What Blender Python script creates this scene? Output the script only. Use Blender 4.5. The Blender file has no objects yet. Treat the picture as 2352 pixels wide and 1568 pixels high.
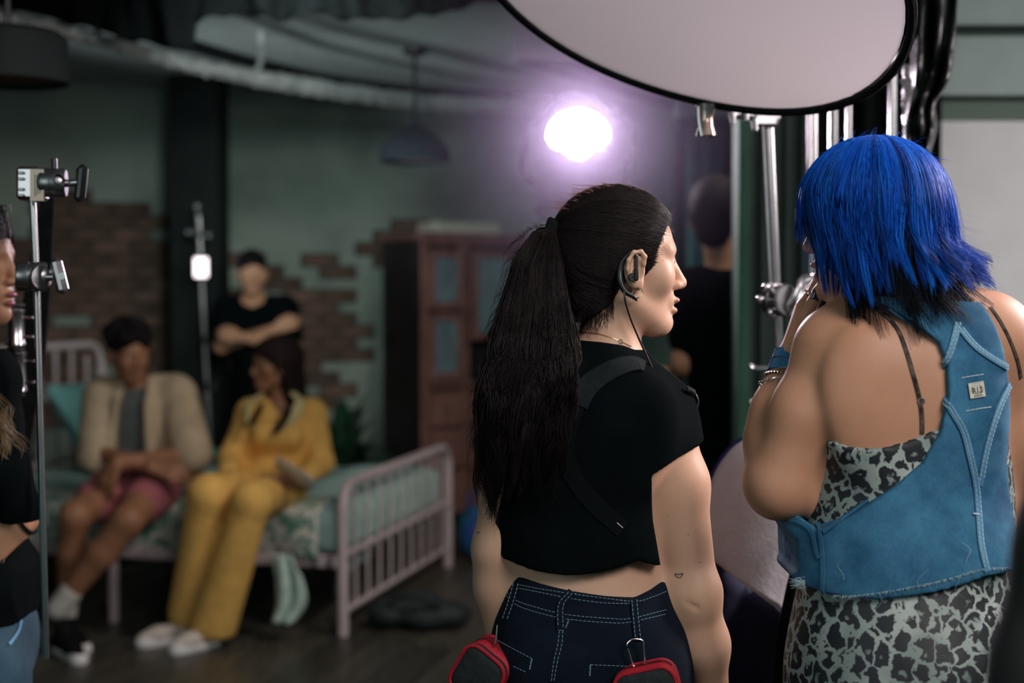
import bpy, math, random
import numpy as np
from mathutils import Vector
from mathutils.bvhtree import BVHTree

random.seed(7)
RNG = np.random.default_rng(7)
SC = bpy.context.scene
COL = SC.collection
R = math.radians

# ------------------------------------------------------------------ camera
CAM = np.array([0.0, 0.0, 1.44])
PITCH = R(2.03)
FPX = 3267.0
FW = np.array([0.0, math.cos(PITCH), -math.sin(PITCH)])
UP = np.array([0.0, math.sin(PITCH), math.cos(PITCH)])
RT = np.array([1.0, 0.0, 0.0])
cd = bpy.data.cameras.new('camera')
cd.sensor_width = 36.0
cd.lens = FPX * 36.0 / 2352.0
cd.clip_start = 0.05
cd.dof.use_dof = True
cd.dof.focus_distance = 2.17
cd.dof.aperture_fstop = 2.3
cam = bpy.data.objects.new('camera', cd)
COL.objects.link(cam)
cam.location = CAM
cam.rotation_euler = (R(90) - PITCH, 0, 0)
SC.camera = cam

# ------------------------------------------------------------------ world, lamps, exposure
SC.view_settings.view_transform = 'Standard'
SC.view_settings.look = 'None'
SC.view_settings.gamma = 1.0
SC.view_settings.use_curve_mapping = False
SC.view_settings.exposure = 0.0
SC.cycles.max_bounces = 6
SC.cycles.diffuse_bounces = 3
SC.cycles.glossy_bounces = 3
SC.cycles.transmission_bounces = 4
SC.cycles.volume_bounces = 0
SC.cycles.caustics_reflective = False
SC.cycles.caustics_refractive = False
SC.cycles.sample_clamp_indirect = 4.0
SC.cycles.use_denoising = True
W = bpy.data.worlds.new('world')
SC.world = W
W.use_nodes = True
W.node_tree.nodes['Background'].inputs[0].default_value = (0.14, 0.39, 0.38, 1)
W.node_tree.nodes['Background'].inputs[1].default_value = 0.19


def area(name, loc, aim, size, power, color, spread=180):
    l = bpy.data.lights.new(name, 'AREA')
    l.shape = 'DISK'
    l.size = size
    l.energy = power
    l.color = color
    l.spread = R(spread)
    o = bpy.data.objects.new(name, l)
    COL.objects.link(o)
    o.location = loc
    o.rotation_euler = (Vector(aim) - Vector(loc)).to_track_quat('-Z', 'Y').to_euler()
    return o


area('side_softbox_light', (2.15, 2.75, 2.25), (0.35, 2.2, 1.2), 0.9, 22, (1.0, 0.84, 0.84), 95)
area('rear_softbox_light', (1.5, -0.5, 3.1), (0.6, 2.3, 1.2), 1.5, 84, (1.0, 0.90, 0.88))
area('disc_fill_light', (0.42, 2.62, 2.62), (0.30, 2.45, 1.9), 0.5, 0.40, (1.0, 0.90, 0.95), 100)  # lamp added above the disc to make its white fabric shine
area('bed_softbox_light', (0.85, 4.5, 2.62), (-1.1, 6.3, 0.6), 0.7, 19, (1.0, 0.90, 0.80), 84)
area('room_bounce_light', (-0.7, 4.7, 2.50), (-1.15, 9.2, 2.05), 0.6, 7.4, (0.84, 1.0, 0.96), 74)
area('wall_fill_light', (3.3, 2.4, 2.5), (2.2, 4.5, 1.7), 0.9, 9, (1.0, 0.97, 0.97), 100)  # extra lamp, added only to brighten the white right wall
area('left_fill_light', (-1.7, -0.6, 2.0), (0.4, 2.2, 1.2), 1.6, 6, (0.92, 1.0, 1.0), 120)
area('ceiling_fill_light', (-3.5, 6.2, 1.1), (-0.35, 7.6, 2.58), 0.7, 5.5, (0.88, 1.0, 1.0), 55)  # unseen lamp added to lift the ceiling and the foil hose


def P(px, py, d):
    return CAM + RT * ((px - 1176.0) / FPX * d) + UP * ((784.0 - py) / FPX * d) + FW * d


def GP(px, py, z=0.0):
    v = P(px, py, 1.0) - CAM
    return CAM + v * ((z - CAM[2]) / v[2])


def nrm(v):
    v = np.asarray(v, float)
    return v / (np.linalg.norm(v) + 1e-12)


# ------------------------------------------------------------------ materials
def mat(name, color, rough=0.6, metal=0.0, var=0.0, vscale=8.0, bump=0.0, bscale=60.0, spec=0.5,
        sss=0.0, emit=None, estr=0.0, coat=0.0, stretch=(1, 1, 1), color2=None, sheen=0.0, trans=0.0):
    m = bpy.data.materials.new(name)
    m.use_nodes = True
    nt = m.node_tree
    b = nt.nodes['Principled BSDF']
    b.inputs['Roughness'].default_value = rough
    b.inputs['Metallic'].default_value = metal
    b.inputs['Specular IOR Level'].default_value = spec
    b.inputs['Base Color'].default_value = (*color, 1)
    if sss:
        b.inputs['Subsurface Weight'].default_value = sss
        b.inputs['Subsurface Radius'].default_value = (0.012, 0.005, 0.003)
        b.inputs['Subsurface Scale'].default_value = 0.6
    if coat:
        b.inputs['Coat Weight'].default_value = coat
    if sheen:
        b.inputs['Sheen Weight'].default_value = sheen
    if trans:
        b.inputs['Transmission Weight'].default_value = trans
    if emit is not None:
        b.inputs['Emission Color'].default_value = (*emit, 1)
        b.inputs['Emission Strength'].default_value = estr
    if var or color2 or bump:
        tc = nt.nodes.new('ShaderNodeTexCoord')
        mp = nt.nodes.new('ShaderNodeMapping')
        mp.inputs['Scale'].default_value = stretch
        nt.links.new(tc.outputs['Object'], mp.inputs[0])
    if var or color2:
        n = nt.nodes.new('ShaderNodeTexNoise')
        n.inputs['Scale'].default_value = vscale
        n.inputs['Detail'].default_value = 5
        nt.links.new(mp.outputs[0], n.inputs['Vector'])
        r = nt.nodes.new('ShaderNodeValToRGB')
        c2 = color2 if color2 else tuple(min(1, c * (1 + var)) for c in color)
        c1 = color if color2 else tuple(c * (1 - var) for c in color)
        r.color_ramp.elements[0].position = 0.35
        r.color_ramp.elements[1].position = 0.65
        r.color_ramp.elements[0].color = (*c1, 1)
        r.color_ramp.elements[1].color = (*c2, 1)
        nt.links.new(n.outputs['Fac'], r.inputs[0])
        nt.links.new(r.outputs[0], b.inputs['Base Color'])
    if bump:
        n2 = nt.nodes.new('ShaderNodeTexNoise')
        n2.inputs['Scale'].default_value = bscale
        n2.inputs['Detail'].default_value = 3
        nt.links.new(mp.outputs[0], n2.inputs['Vector'])
        bp = nt.nodes.new('ShaderNodeBump')
        bp.inputs['Strength'].default_value = bump
        bp.inputs['Distance'].default_value = 0.01
        nt.links.new(n2.outputs['Fac'], bp.inputs['Height'])
        nt.links.new(bp.outputs[0], b.inputs['Normal'])
    return m


# ------------------------------------------------------------------ objects
WLOC = {}
BV = {}


def tag(o, label=None, cat=None, group=None, kind=None):
    if label:
        o['label'] = label
    if cat:
        o['category'] = cat
    if group:
        o['group'] = group
    if kind:
        o['kind'] = kind
    return o


def empty(name, loc, label, cat, group=None):
    o = bpy.data.objects.new(name, None)
    COL.objects.link(o)
    o.empty_display_size = 0.1
    o.location = tuple(loc)
    WLOC[o.name] = np.array(loc, float)
    return tag(o, label, cat, group)


def mk(name, V, F, m, parent=None, smooth=True, bvh=False, solid=0.0, origin=None):
    """one mesh object from world-space vertices"""
    V = np.asarray(V, float).reshape(-1, 3)
    me = bpy.data.meshes.new(name)
    if parent is not None:
        org = WLOC[parent.name]
    else:
        org = np.array(origin, float) if origin is not None else np.array(
            [V[:, 0].mean(), V[:, 1].mean(), V[:, 2].min()])
    L = V - org
    if isinstance(F, np.ndarray):
        n, k = F.shape
        me.vertices.add(len(L))
        me.vertices.foreach_set('co', L.astype(np.float32).ravel())
        me.loops.add(n * k)
        me.loops.foreach_set('vertex_index', F.astype(np.int32).ravel())
        me.polygons.add(n)
        me.polygons.foreach_set('loop_start', np.arange(0, n * k, k, dtype=np.int32))
        me.update(calc_edges=True)
        me.validate()
    else:
        me.from_pydata([tuple(v) for v in L], [], [tuple(f) for f in F])
        me.update()
    if smooth:
        me.polygons.foreach_set('use_smooth', np.ones(len(me.polygons), dtype=bool))
        if smooth == 'auto':
            me.set_sharp_from_angle(angle=R(38))
    me.materials.append(m)
    o = bpy.data.objects.new(name, me)
    COL.objects.link(o)
    if parent is not None:
        o.parent = parent
        WLOC[o.name] = org
    else:
        o.location = org
        WLOC[o.name] = org
    if bvh:
        BV[o.name] = BVHTree.FromPolygons([Vector(v) for v in V], [tuple(int(i) for i in f) for f in F])
    if solid:
        s = o.modifiers.new('thick', 'SOLIDIFY')
        s.thickness = solid
        s.offset = 0
    return o


class MB:
    """collects simple shapes into one mesh"""

    def __init__(self):
        self.v, self.f = [], []

    def add(self, V, F):
        b = len(self.v)
        self.v += [tuple(x) for x in V]
        self.f += [tuple(i + b for i in f) for f in F]
        return self

    def box(self, c, s, ax=None, bev=0.0):
        """c centre, s full sizes, ax 3x3 rows are the axes"""
        A = np.eye(3) if ax is None else np.asarray(ax, float)
        c = np.asarray(c, float)
        h = np.asarray(s, float) / 2
        if bev <= 0:
            V = [c + A[0] * x * h[0] + A[1] * y * h[1] + A[2] * z * h[2] for x in (-1, 1) for y in (-1, 1) for z in (-1, 1)]
            F = [(0, 1, 3, 2), (4, 6, 7, 5), (0, 4, 5, 1), (2, 3, 7, 6), (0, 2, 6, 4), (1, 5, 7, 3)]
            return self.add(V, F)
        b = min(bev, h.min() * 0.95)
        V, idx = [], {}
        for x in (-1, 1):
            for y in (-1, 1):
                for z in (-1, 1):
                    for k in range(3):
                        q = np.array([x, y, z], float) * (h - b)
                        q[k] = (x, y, z)[k] * h[k]
                        idx[(x, y, z, k)] = len(V)
                        V.append(c + A[0] * q[0] + A[1] * q[1] + A[2] * q[2])
        F = []
        for k in range(3):
            a1, a2 = [(1, 2), (0, 2), (0, 1)][k]
            for s_ in (-1, 1):
                q = []
                for u, w in ((-1, -1), (1, -1), (1, 1), (-1, 1)):
                    t = [0, 0, 0]
                    t[k], t[a1], t[a2] = s_, u, w
                    q.append(idx[(*t, k)])
                if (s_ == 1) == (k == 1):
                    q.reverse()
                F.append(tuple(q))
        for k in range(3):
            a1, a2 = [(1, 2), (0, 2), (0, 1)][k]
            for u in (-1, 1):
                for w in (-1, 1):
                    q = []
                    for s_, kk in ((-1, a1), (1, a1), (1, a2), (-1, a2)):
                        t = [0, 0, 0]
                        t[k], t[a1], t[a2] = s_, u, w
                        q.append(idx[(*t, kk)])
                    F.append(tuple(q))
        for x in (-1, 1):
            for y in (-1, 1):
                for z in (-1, 1):
                    F.append((idx[(x, y, z, 0)], idx[(x, y, z, 1)], idx[(x, y, z, 2)]))
        return self.add(V, F)

    def tube(self, pts, r, n=10, cap=True, flat=1.0, upv=None):
        V, F = tube(pts, r, n, cap, flat, upv)
        return self.add(V, F)

    def lathe(self, c, axis, prof, n=24):
        """prof: list of (radius, height along axis)"""
        c = np.asarray(c, float)
        a = nrm(axis)
        u = nrm(np.cross(a, [0, 0, 1] if abs(a[2]) < 0.9 else [1, 0, 0]))
        w = np.cross(a, u)
        V, F = [], []
        for r, h in prof:
            for i in range(n):
                t = 2 * math.pi * i / n
                V.append(c + a * h + (u * math.cos(t) + w * math.sin(t)) * max(r, 1e-5))
        for j in range(len(prof) - 1):
            for i in range(n):
                i2 = (i + 1) % n
                F.append((j * n + i, j * n + i2, (j + 1) * n + i2, (j + 1) * n + i))
        return self.add(V, F)

    def ball(self, c, r, n=12):
        r = np.array([r, r, r], float) if np.isscalar(r) else np.asarray(r, float)
        V, F = [], []
        m = n // 2 + 1
        for j in range(m + 1):
            p = math.pi * j / m
            for i in range(n):
                t = 2 * math.pi * i / n
                V.append(np.asarray(c) + r * np.array([math.sin(p) * math.cos(t), math.sin(p) * math.sin(t), math.cos(p)]))
        for j in range(m):
            for i in range(n):
                F.append((j * n + i, (j + 1) * n + i, (j + 1) * n + (i + 1) % n, j * n + (i + 1) % n))
        return self.add(V, F)

    def prism(self, poly, ext):
        """poly: list of 3d points, ext: extrusion vector"""
        n = len(poly)
        p = [np.asarray(q, float) for q in poly]
        e = np.asarray(ext, float)
        V = p + [q + e for q in p]
        F = [tuple(range(n))[::-1], tuple(range(n, 2 * n))] + [(i, (i + 1) % n, n + (i + 1) % n, n + i) for i in range(n)]
        return self.add(V, F)

    def ring(self, c, axis, rad, r, n=24, k=8, sc=(1, 1), a0=0.0, a1=2 * math.pi, u=None):
        a = nrm(axis)
        if u is None:
            u = nrm(np.cross(a, [0, 0, 1] if abs(a[2]) < 0.9 else [1, 0, 0]))
        w = np.cross(a, u)
        full = abs(a1 - a0 - 2 * math.pi) < 1e-6
        pts = [np.asarray(c) + rad * (u * math.cos(t) * sc[0] + w * math.sin(t) * sc[1]) for t in
               np.linspace(a0, a1, n + 1)]
        return self.tube(pts, r, k, cap=not full)

    def build(self, name, m, parent=None, smooth='auto', **kw):
        return mk(name, self.v, self.f, m, parent, smooth, **kw)


def tube(pts, r, n=10, cap=True, flat=1.0, upv=None):
    p = np.asarray(pts, float)
    N = len(p)
    r = np.full(N, r, float) if np.isscalar(r) else np.asarray(r, float)
    t = np.gradient(p, axis=0)
    t /= np.linalg.norm(t, axis=1)[:, None] + 1e-12
    if upv is None:
        upv = [0, 0, 1] if abs(t[0][2]) < 0.8 else [0, 1, 0]
    u = nrm(np.cross(t[0], upv))
    V, F = [], []
    for j in range(N):
        u = u - t[j] * np.dot(u, t[j])
        u = nrm(u)
        w = np.cross(t[j], u)
        for i in range(n):
            a = 2 * math.pi * i / n
            V.append(p[j] + r[j] * (u * math.cos(a) + w * math.sin(a) * flat))
    for j in range(N - 1):
        for i in range(n):
            i2 = (i + 1) % n
            F.append((j * n + i, j * n + i2, (j + 1) * n + i2, (j + 1) * n + i))
    if cap:
        F.append(tuple(range(n))[::-1])
        F.append(tuple(range((N - 1) * n, N * n)))
    return V, F


def smooth_path(pts, n=40):
    """Catmull-Rom through points (any dimension)"""
    p = np.asarray(pts, float)
    q = np.vstack([2 * p[0] - p[1], p, 2 * p[-1] - p[-2]])
    out = []
    S = len(p) - 1
    for s in np.linspace(0, S - 1e-9, n):
        i = int(s)
        t = s - i
        a, b, c, d = q[i], q[i + 1], q[i + 2], q[i + 3]
        out.append(0.5 * (2 * b + (c - a) * t + (2 * a - 5 * b + 4 * c - d) * t * t + (3 * b - a - 3 * c + d) * t ** 3))
    return np.array(out)


def sheet(name, G, m, parent=None, solid=0.004, bvh=False):
    """cloth-like grid G[n][m] of points"""
    G = np.asarray(G, float)
    n, k = G.shape[:2]
    I = np.arange(n * k).reshape(n, k)
    F = np.stack([I[:-1, :-1], I[:-1, 1:], I[1:, 1:], I[1:, :-1]], -1).reshape(-1, 4)
    return mk(name, G.reshape(-1, 3), F, m, parent, True, bvh, solid)


def drape(o, pts, d=None, lift=0.0, n=None):
    """carry a line of sight onto the surface of o: the points where it meets it"""
    out = []
    P2 = np.asarray(pts, float)
    if n:
        P2 = smooth_path(P2, n)
    last = None
    for px, py in P2:
        dr = Vector(nrm(P(px, py, 1.0) - CAM))
        hit = BV[o.name].ray_cast(Vector(CAM), dr)
        if hit[0] is not None:
            q = np.array(hit[0]) + np.array(hit[1]) * lift
            last = (hit[0] - Vector(CAM)).dot(Vector(FW))
        else:
            q = P(px, py, last if last else (d or 2.2))
        out.append(q)
    return np.array(out)


def ribbon(name, o, pts, width, m, parent, lift=0.002, thick=0.002, n=30, d=None, taper=None):
    """a flat strap lying on the surface of o along pts (photo pixels)"""
    c = drape(o, pts, d, 0.0, n)
    for _ in range(2):
        c[1:-1] = 0.25 * c[:-2] + 0.5 * c[1:-1] + 0.25 * c[2:]
    t = np.gradient(c, axis=0)
    t /= np.linalg.norm(t, axis=1)[:, None] + 1e-12
    V, F = [], []
    bv = BV[o.name]
    for j in range(len(c)):
        h = bv.find_nearest(Vector(c[j]))
        nn = np.array(h[1]) if h[1] is not None else -FW
        if np.dot(nn, FW) > 0.2:
            nn = -FW
        s = nrm(np.cross(t[j], nn))
        w = width / 2 * (1.0 if taper is None else np.interp(j / (len(c) - 1), [0, 1], taper))
        for a, b in ((-w, lift), (w, lift), (w, lift + thick), (-w, lift + thick)):
            q = c[j] + s * a
            hh = bv.find_nearest(Vector(q))
            if hh[0] is not None:
                q2 = np.array(hh[0])
                if np.linalg.norm(q2 - q) < width:
                    q = q2
            V.append(q + nn * b)
    for j in range(len(c) - 1):
        for i in range(4):
            i2 = (i + 1) % 4
            F.append((j * 4 + i, j * 4 + i2, (j + 1) * 4 + i2, (j + 1) * 4 + i))
    F.append((0, 1, 2, 3))
    e = (len(c) - 1) * 4
    F.append((e + 3, e + 2, e + 1, e))
    return mk(name, V, F, m, parent, 'auto')


def stitches(mb, o, pts, r=0.0006, dash=0.0045, gap=0.002, lift=0.0006, d=None):
    c = drape(o, pts, d, lift, 60)
    L = np.concatenate([[0], np.cumsum(np.linalg.norm(np.diff(c, axis=0), axis=1))])
    s = 0.0
    while s + dash < L[-1]:
        q = np.array([[np.interp(x, L, c[:, k]) for k in range(3)] for x in (s, s + dash / 2, s + dash)])
        mb.tube(q, r, 4)
        s += dash + gap


# ------------------------------------------------------------------ implicit bodies
class Fld:
    """list of rounded shapes, blended smoothly and meshed as one surface"""

    def __init__(self):
        self.p = []

    def cone(self, a, b, ra, rb, k=0.02, op='u'):
        self.p.append(('c', np.asarray(a, float), np.asarray(b, float), ra, rb, k, op))
        return self

    def path(self, pts, rs, k=0.02):
        for i in range(len(pts) - 1):
            self.cone(pts[i], pts[i + 1], rs[i], rs[i + 1], k)
        return self

    def ell(self, c, r, k=0.02, op='u', M=None):
        self.p.append(('e', np.asarray(c, float), np.asarray(r, float), np.eye(3) if M is None else M, k, op))
        return self

    def copy(self, grow=0.0, sel=None):
        f = Fld()
        for i, q in enumerate(self.p):
            if sel is not None and i not in sel:
                continue
            if q[0] == 'c':
                f.p.append(('c', q[1], q[2], q[3] + grow, q[4] + grow, q[5], q[6]))
            else:
                f.p.append(('e', q[1], q[2] + grow, q[3], q[4], q[5]))
        return f

    def bounds(self):
        lo, hi = np.full(3, 9e9), np.full(3, -9e9)
        for q in self.p:
            if q[-1] == 's':
                continue
            if q[0] == 'c':
                r = max(q[3], q[4])
                lo = np.minimum(lo, np.minimum(q[1], q[2]) - r)
                hi = np.maximum(hi, np.maximum(q[1], q[2]) + r)
            else:
                e = np.sqrt(((q[3] * q[2][:, None]) ** 2).sum(0))
                lo = np.minimum(lo, q[1] - e)
                hi = np.maximum(hi, q[1] + e)
        return lo, hi

    def eval(self, xs, ys, zs):
        D = np.full((len(xs), len(ys), len(zs)), 0.5, np.float32)
        for q in self.p:
            k, op = q[-2], q[-1]
            mg = k + 0.035
            if q[0] == 'c':
                r = max(q[3], q[4])
                lo = np.minimum(q[1], q[2]) - r - mg
                hi = np.maximum(q[1], q[2]) + r + mg
            else:
                e = np.sqrt(((q[3] * q[2][:, None]) ** 2).sum(0))
                lo, hi = q[1] - e - mg, q[1] + e + mg
            s = []
            for ax, l, h in zip((xs, ys, zs), lo, hi):
                s.append(slice(np.searchsorted(ax, l), np.searchsorted(ax, h)))
            if any(x.stop <= x.start for x in s):
                continue
            X = xs[s[0]][:, None, None].astype(np.float32)
            Y = ys[s[1]][None, :, None].astype(np.float32)
            Z = zs[s[2]][None, None, :].astype(np.float32)
            if q[0] == 'c':
                a, b = q[1], q[2]
                ba = b - a
                l2 = float(ba @ ba) + 1e-12
                h = np.clip(((X - a[0]) * ba[0] + (Y - a[1]) * ba[1] + (Z - a[2]) * ba[2]) / l2, 0, 1)
                d = np.sqrt((X - a[0] - ba[0] * h) ** 2 + (Y - a[1] - ba[1] * h) ** 2 + (Z - a[2] - ba[2] * h) ** 2) - (
                    q[3] + (q[4] - q[3]) * h)
            else:
                c, r, M = q[1], q[2], q[3]
                x, y, z = X - c[0], Y - c[1], Z - c[2]
                u = x * M[0][0] + y * M[0][1] + z * M[0][2]
                v = x * M[1][0] + y * M[1][1] + z * M[1][2]
                w = x * M[2][0] + y * M[2][1] + z * M[2][2]
                k0 = np.sqrt((u / r[0]) ** 2 + (v / r[1]) ** 2 + (w / r[2]) ** 2)
                k1 = np.sqrt((u / r[0] ** 2) ** 2 + (v / r[1] ** 2) ** 2 + (w / r[2] ** 2) ** 2) + 1e-9
                d = k0 * (k0 - 1) / k1
            A = D[tuple(s)]
            if op == 'u':
                if k > 0:
                    h = np.maximum(k - np.abs(A - d), 0) / k
                    D[tuple(s)] = np.minimum(A, d) - h * h * k * 0.25
                else:
                    D[tuple(s)] = np.minimum(A, d)
            else:
                h = np.maximum(k - np.abs(A + d), 0) / max(k, 1e-6)
                D[tuple(s)] = np.maximum(A, -d) + h * h * k * 0.25
        return D


def axis_pts(lo, hi, st):
    return np.arange(lo, hi + st, st)


def zaxis(segs):
    """segs: [(z0, z1, step), ...] joined into one axis"""
    out = []
    for a, b, s in segs:
        out.append(np.linspace(a, b, max(2, int(round((b - a) / s)) + 1))[:-1])
    out.append([segs[-1][1]])
    return np.concatenate(out)


def surface_nets(xs, ys, zs, D):
    ins = D < 0
    c = np.zeros(tuple(n - 1 for n in D.shape), np.int8)
    for i in (0, 1):
        for j in (0, 1):
            for k in (0, 1):
                c += ins[i:i + c.shape[0], j:j + c.shape[1], k:k + c.shape[2]]
    I, J, K = np.nonzero((c > 0) & (c < 8))
    idx = np.full(c.shape, -1, np.int64)
    idx[I, J, K] = np.arange(len(I))
    acc = np.zeros((len(I), 3))
    cnt = np.zeros(len(I))
    ax = [np.asarray(xs), np.asarray(ys), np.asarray(zs)]
    base = (I, J, K)

    def corner(o):
        return D[I + o[0], J + o[1], K + o[2]]

    for a in range(3):
        b1, b2 = [(1, 2), (0, 2), (0, 1)][a]
        for u in (0, 1):
            for v in (0, 1):
                o0 = [0, 0, 0]
                o0[b1], o0[b2] = u, v
                o1 = list(o0)
                o1[a] = 1
                d0, d1 = corner(o0), corner(o1)
                mk_ = (d0 < 0) != (d1 < 0)
                t = np.where(mk_, d0 / (d0 - d1 + 1e-12), 0)
                p = np.zeros((len(I), 3))
                for e in range(3):
                    if e == a:
                        p[:, e] = ax[e][base[e]] + t * (ax[e][base[e] + 1] - ax[e][base[e]])
                    else:
                        p[:, e] = ax[e][base[e] + o0[e]]
                acc += p * mk_[:, None]
                cnt += mk_
    V = acc / cnt[:, None]
    F = []
    for a in range(3):
        b1, b2 = [(1, 2), (2, 0), (0, 1)][a]
        sl0 = [slice(None)] * 3
        sl1 = [slice(None)] * 3
        sl0[a] = slice(0, -1)
        sl1[a] = slice(1, None)
        A, B = ins[tuple(sl0)], ins[tuple(sl1)]
        E = list(np.nonzero(A != B))
        inner = np.ones(len(E[0]), bool)
        for b in (b1, b2):
            inner &= (E[b] > 0) & (E[b] < D.shape[b] - 1)
        E = [e[inner] for e in E]
        q = []
        for u, v in ((1, 1), (0, 1), (0, 0), (1, 0)):
            e = [x.copy() for x in E]
            e[b1] = e[b1] - u
            e[b2] = e[b2] - v
            q.append(idx[e[0], e[1], e[2]])
        q = np.stack(q, 1)
        fl = A[E[0], E[1], E[2]]
        q[~fl] = q[~fl][:, ::-1]
        F.append(q)
    F = np.concatenate(F)
    F = F[(F >= 0).all(1)]
    return V, F


def poly_sdf(px, pz, poly):
    """signed distance to a 2D polygon, on the grid px (n,1) x pz (1,m)"""
    v = np.asarray(poly, float)
    X, Z = np.broadcast_arrays(px, pz)
    d = np.full(X.shape, 1e9)
    s = np.ones(X.shape)
    N = len(v)
    for i in range(N):
        a, b = v[i], v[i - 1]
        e = b - a
        wx, wz = X - a[0], Z - a[1]
        t = np.clip((wx * e[0] + wz * e[1]) / (e @ e + 1e-12), 0, 1)
        bx, bz = wx - e[0] * t, wz - e[1] * t
        d = np.minimum(d, bx * bx + bz * bz)
        c1, c2, c3 = Z >= a[1], Z < b[1], e[0] * wz > e[1] * wx
        fl = (c1 & c2 & c3) | (~c1 & ~c2 & ~c3)
        s = np.where(fl, -s, s)
    return s * np.sqrt(d)


def cutter(pts_px, d, sm=None):
    """polygon in the upright plane at depth d, as (x, z) pairs"""
    if sm:
        pts_px = smooth_path(list(pts_px) + [pts_px[0]], sm)
    return [(P(a, b, d)[0], P(a, b, d)[2]) for a, b in pts_px]


def garment(name, fld, st, m, parent, polys=(), cuts=(), zsegs=None, bvh=False, extra=None, solid=None):
    """mesh a field, kept inside each polygon of polys (x,z) and outside of each of cuts"""
    lo, hi = fld.bounds()
    lo, hi = lo - 3 * st, hi + 3 * st
    xs, ys = axis_pts(lo[0], hi[0], st), axis_pts(lo[1], hi[1], st)
    zs = zaxis(zsegs) if zsegs else axis_pts(lo[2], hi[2], st)
    D = fld.eval(xs, ys, zs)
    for pl in polys:
        s = poly_sdf(xs[:, None], zs[None, :], pl).astype(np.float32)
        D = np.maximum(D, s[:, None, :])
    for pl in cuts:
        s = -poly_sdf(xs[:, None], zs[None, :], pl).astype(np.float32)
        D = np.maximum(D, s[:, None, :])
    if extra is not None:
        D = extra(D, xs, ys, zs)
    V, F = surface_nets(xs, ys, zs, D)
    return mk(name, V, F, m, parent, True, bvh)


# ------------------------------------------------------------------ hair strands
def strands(name, S, rad, m, parent, tone=None, sides=3):
    """S (N,T,3) world points of N strands; one mesh of thin tapered tubes"""
    S = np.asarray(S, float)
    N, T = S.shape[:2]
    t = np.gradient(S, axis=1)
    t /= np.linalg.norm(t, axis=2)[..., None] + 1e-12
    ref = np.where(np.abs(t[:, :1, 2:3]) < 0.9, np.array([[[0, 0, 1.0]]]), np.array([[[1.0, 0, 0]]]))
    ref = np.repeat(ref, T, 1)
    u = np.cross(t, ref)
    u /= np.linalg.norm(u, axis=2)[..., None] + 1e-12
    w = np.cross(t, u)
    taper = np.interp(np.linspace(0, 1, T), [0, 0.1, 0.6, 1], [0.8, 1, 1, 0.25])
    rr = (np.asarray(rad).reshape(-1, 1) if not np.isscalar(rad) else np.full((N, 1), rad)) * taper[None, :]
    V = np.zeros((N, T, sides, 3))
    for i in range(sides):
        a = 2 * math.pi * i / sides
        V[:, :, i] = S + rr[..., None] * (u * math.cos(a) + w * math.sin(a))
    I = np.arange(N * T * sides).reshape(N, T, sides)
    F = []
    for i in range(sides):
        i2 = (i + 1) % sides
        F.append(np.stack([I[:, :-1, i], I[:, :-1, i2], I[:, 1:, i2], I[:, 1:, i]], -1).reshape(-1, 4))
    o = mk(name, V.reshape(-1, 3), np.concatenate(F), m, parent, True)
    if tone is not None:
        at = o.data.attributes.new('tone', 'FLOAT', 'POINT')
        at.data.foreach_set('value', np.repeat(np.asarray(tone, np.float32), T * sides) if np.ndim(tone) == 1
                            else np.repeat(np.asarray(tone, np.float32).reshape(-1), sides))
    o['kind'] = 'stuff'
    return o


def hair_mat(name, stops, rough=0.35, spec=0.6, attr=True):
    m = bpy.data.materials.new(name)
    m.use_nodes = True
    nt = m.node_tree
    b = nt.nodes['Principled BSDF']
    b.inputs['Roughness'].default_value = rough
    b.inputs['Specular IOR Level'].default_value = spec
    r = nt.nodes.new('ShaderNodeValToRGB')
    while len(r.color_ramp.elements) < len(stops):
        r.color_ramp.elements.new(0.5)
    for e, (p, c) in zip(r.color_ramp.elements, stops):
        e.position = p
        e.color = (*c, 1)
    if attr:
        a = nt.nodes.new('ShaderNodeAttribute')
        a.attribute_name = 'tone'
        nt.links.new(a.outputs['Fac'], r.inputs[0])
    else:
        tc = nt.nodes.new('ShaderNodeTexCoord')
        n = nt.nodes.new('ShaderNodeTexNoise')
        n.inputs['Scale'].default_value = 40
        nt.links.new(tc.outputs['Object'], n.inputs['Vector'])
        nt.links.new(n.outputs['Fac'], r.inputs[0])
    nt.links.new(r.outputs[0], b.inputs['Base Color'])
    return m


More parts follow.
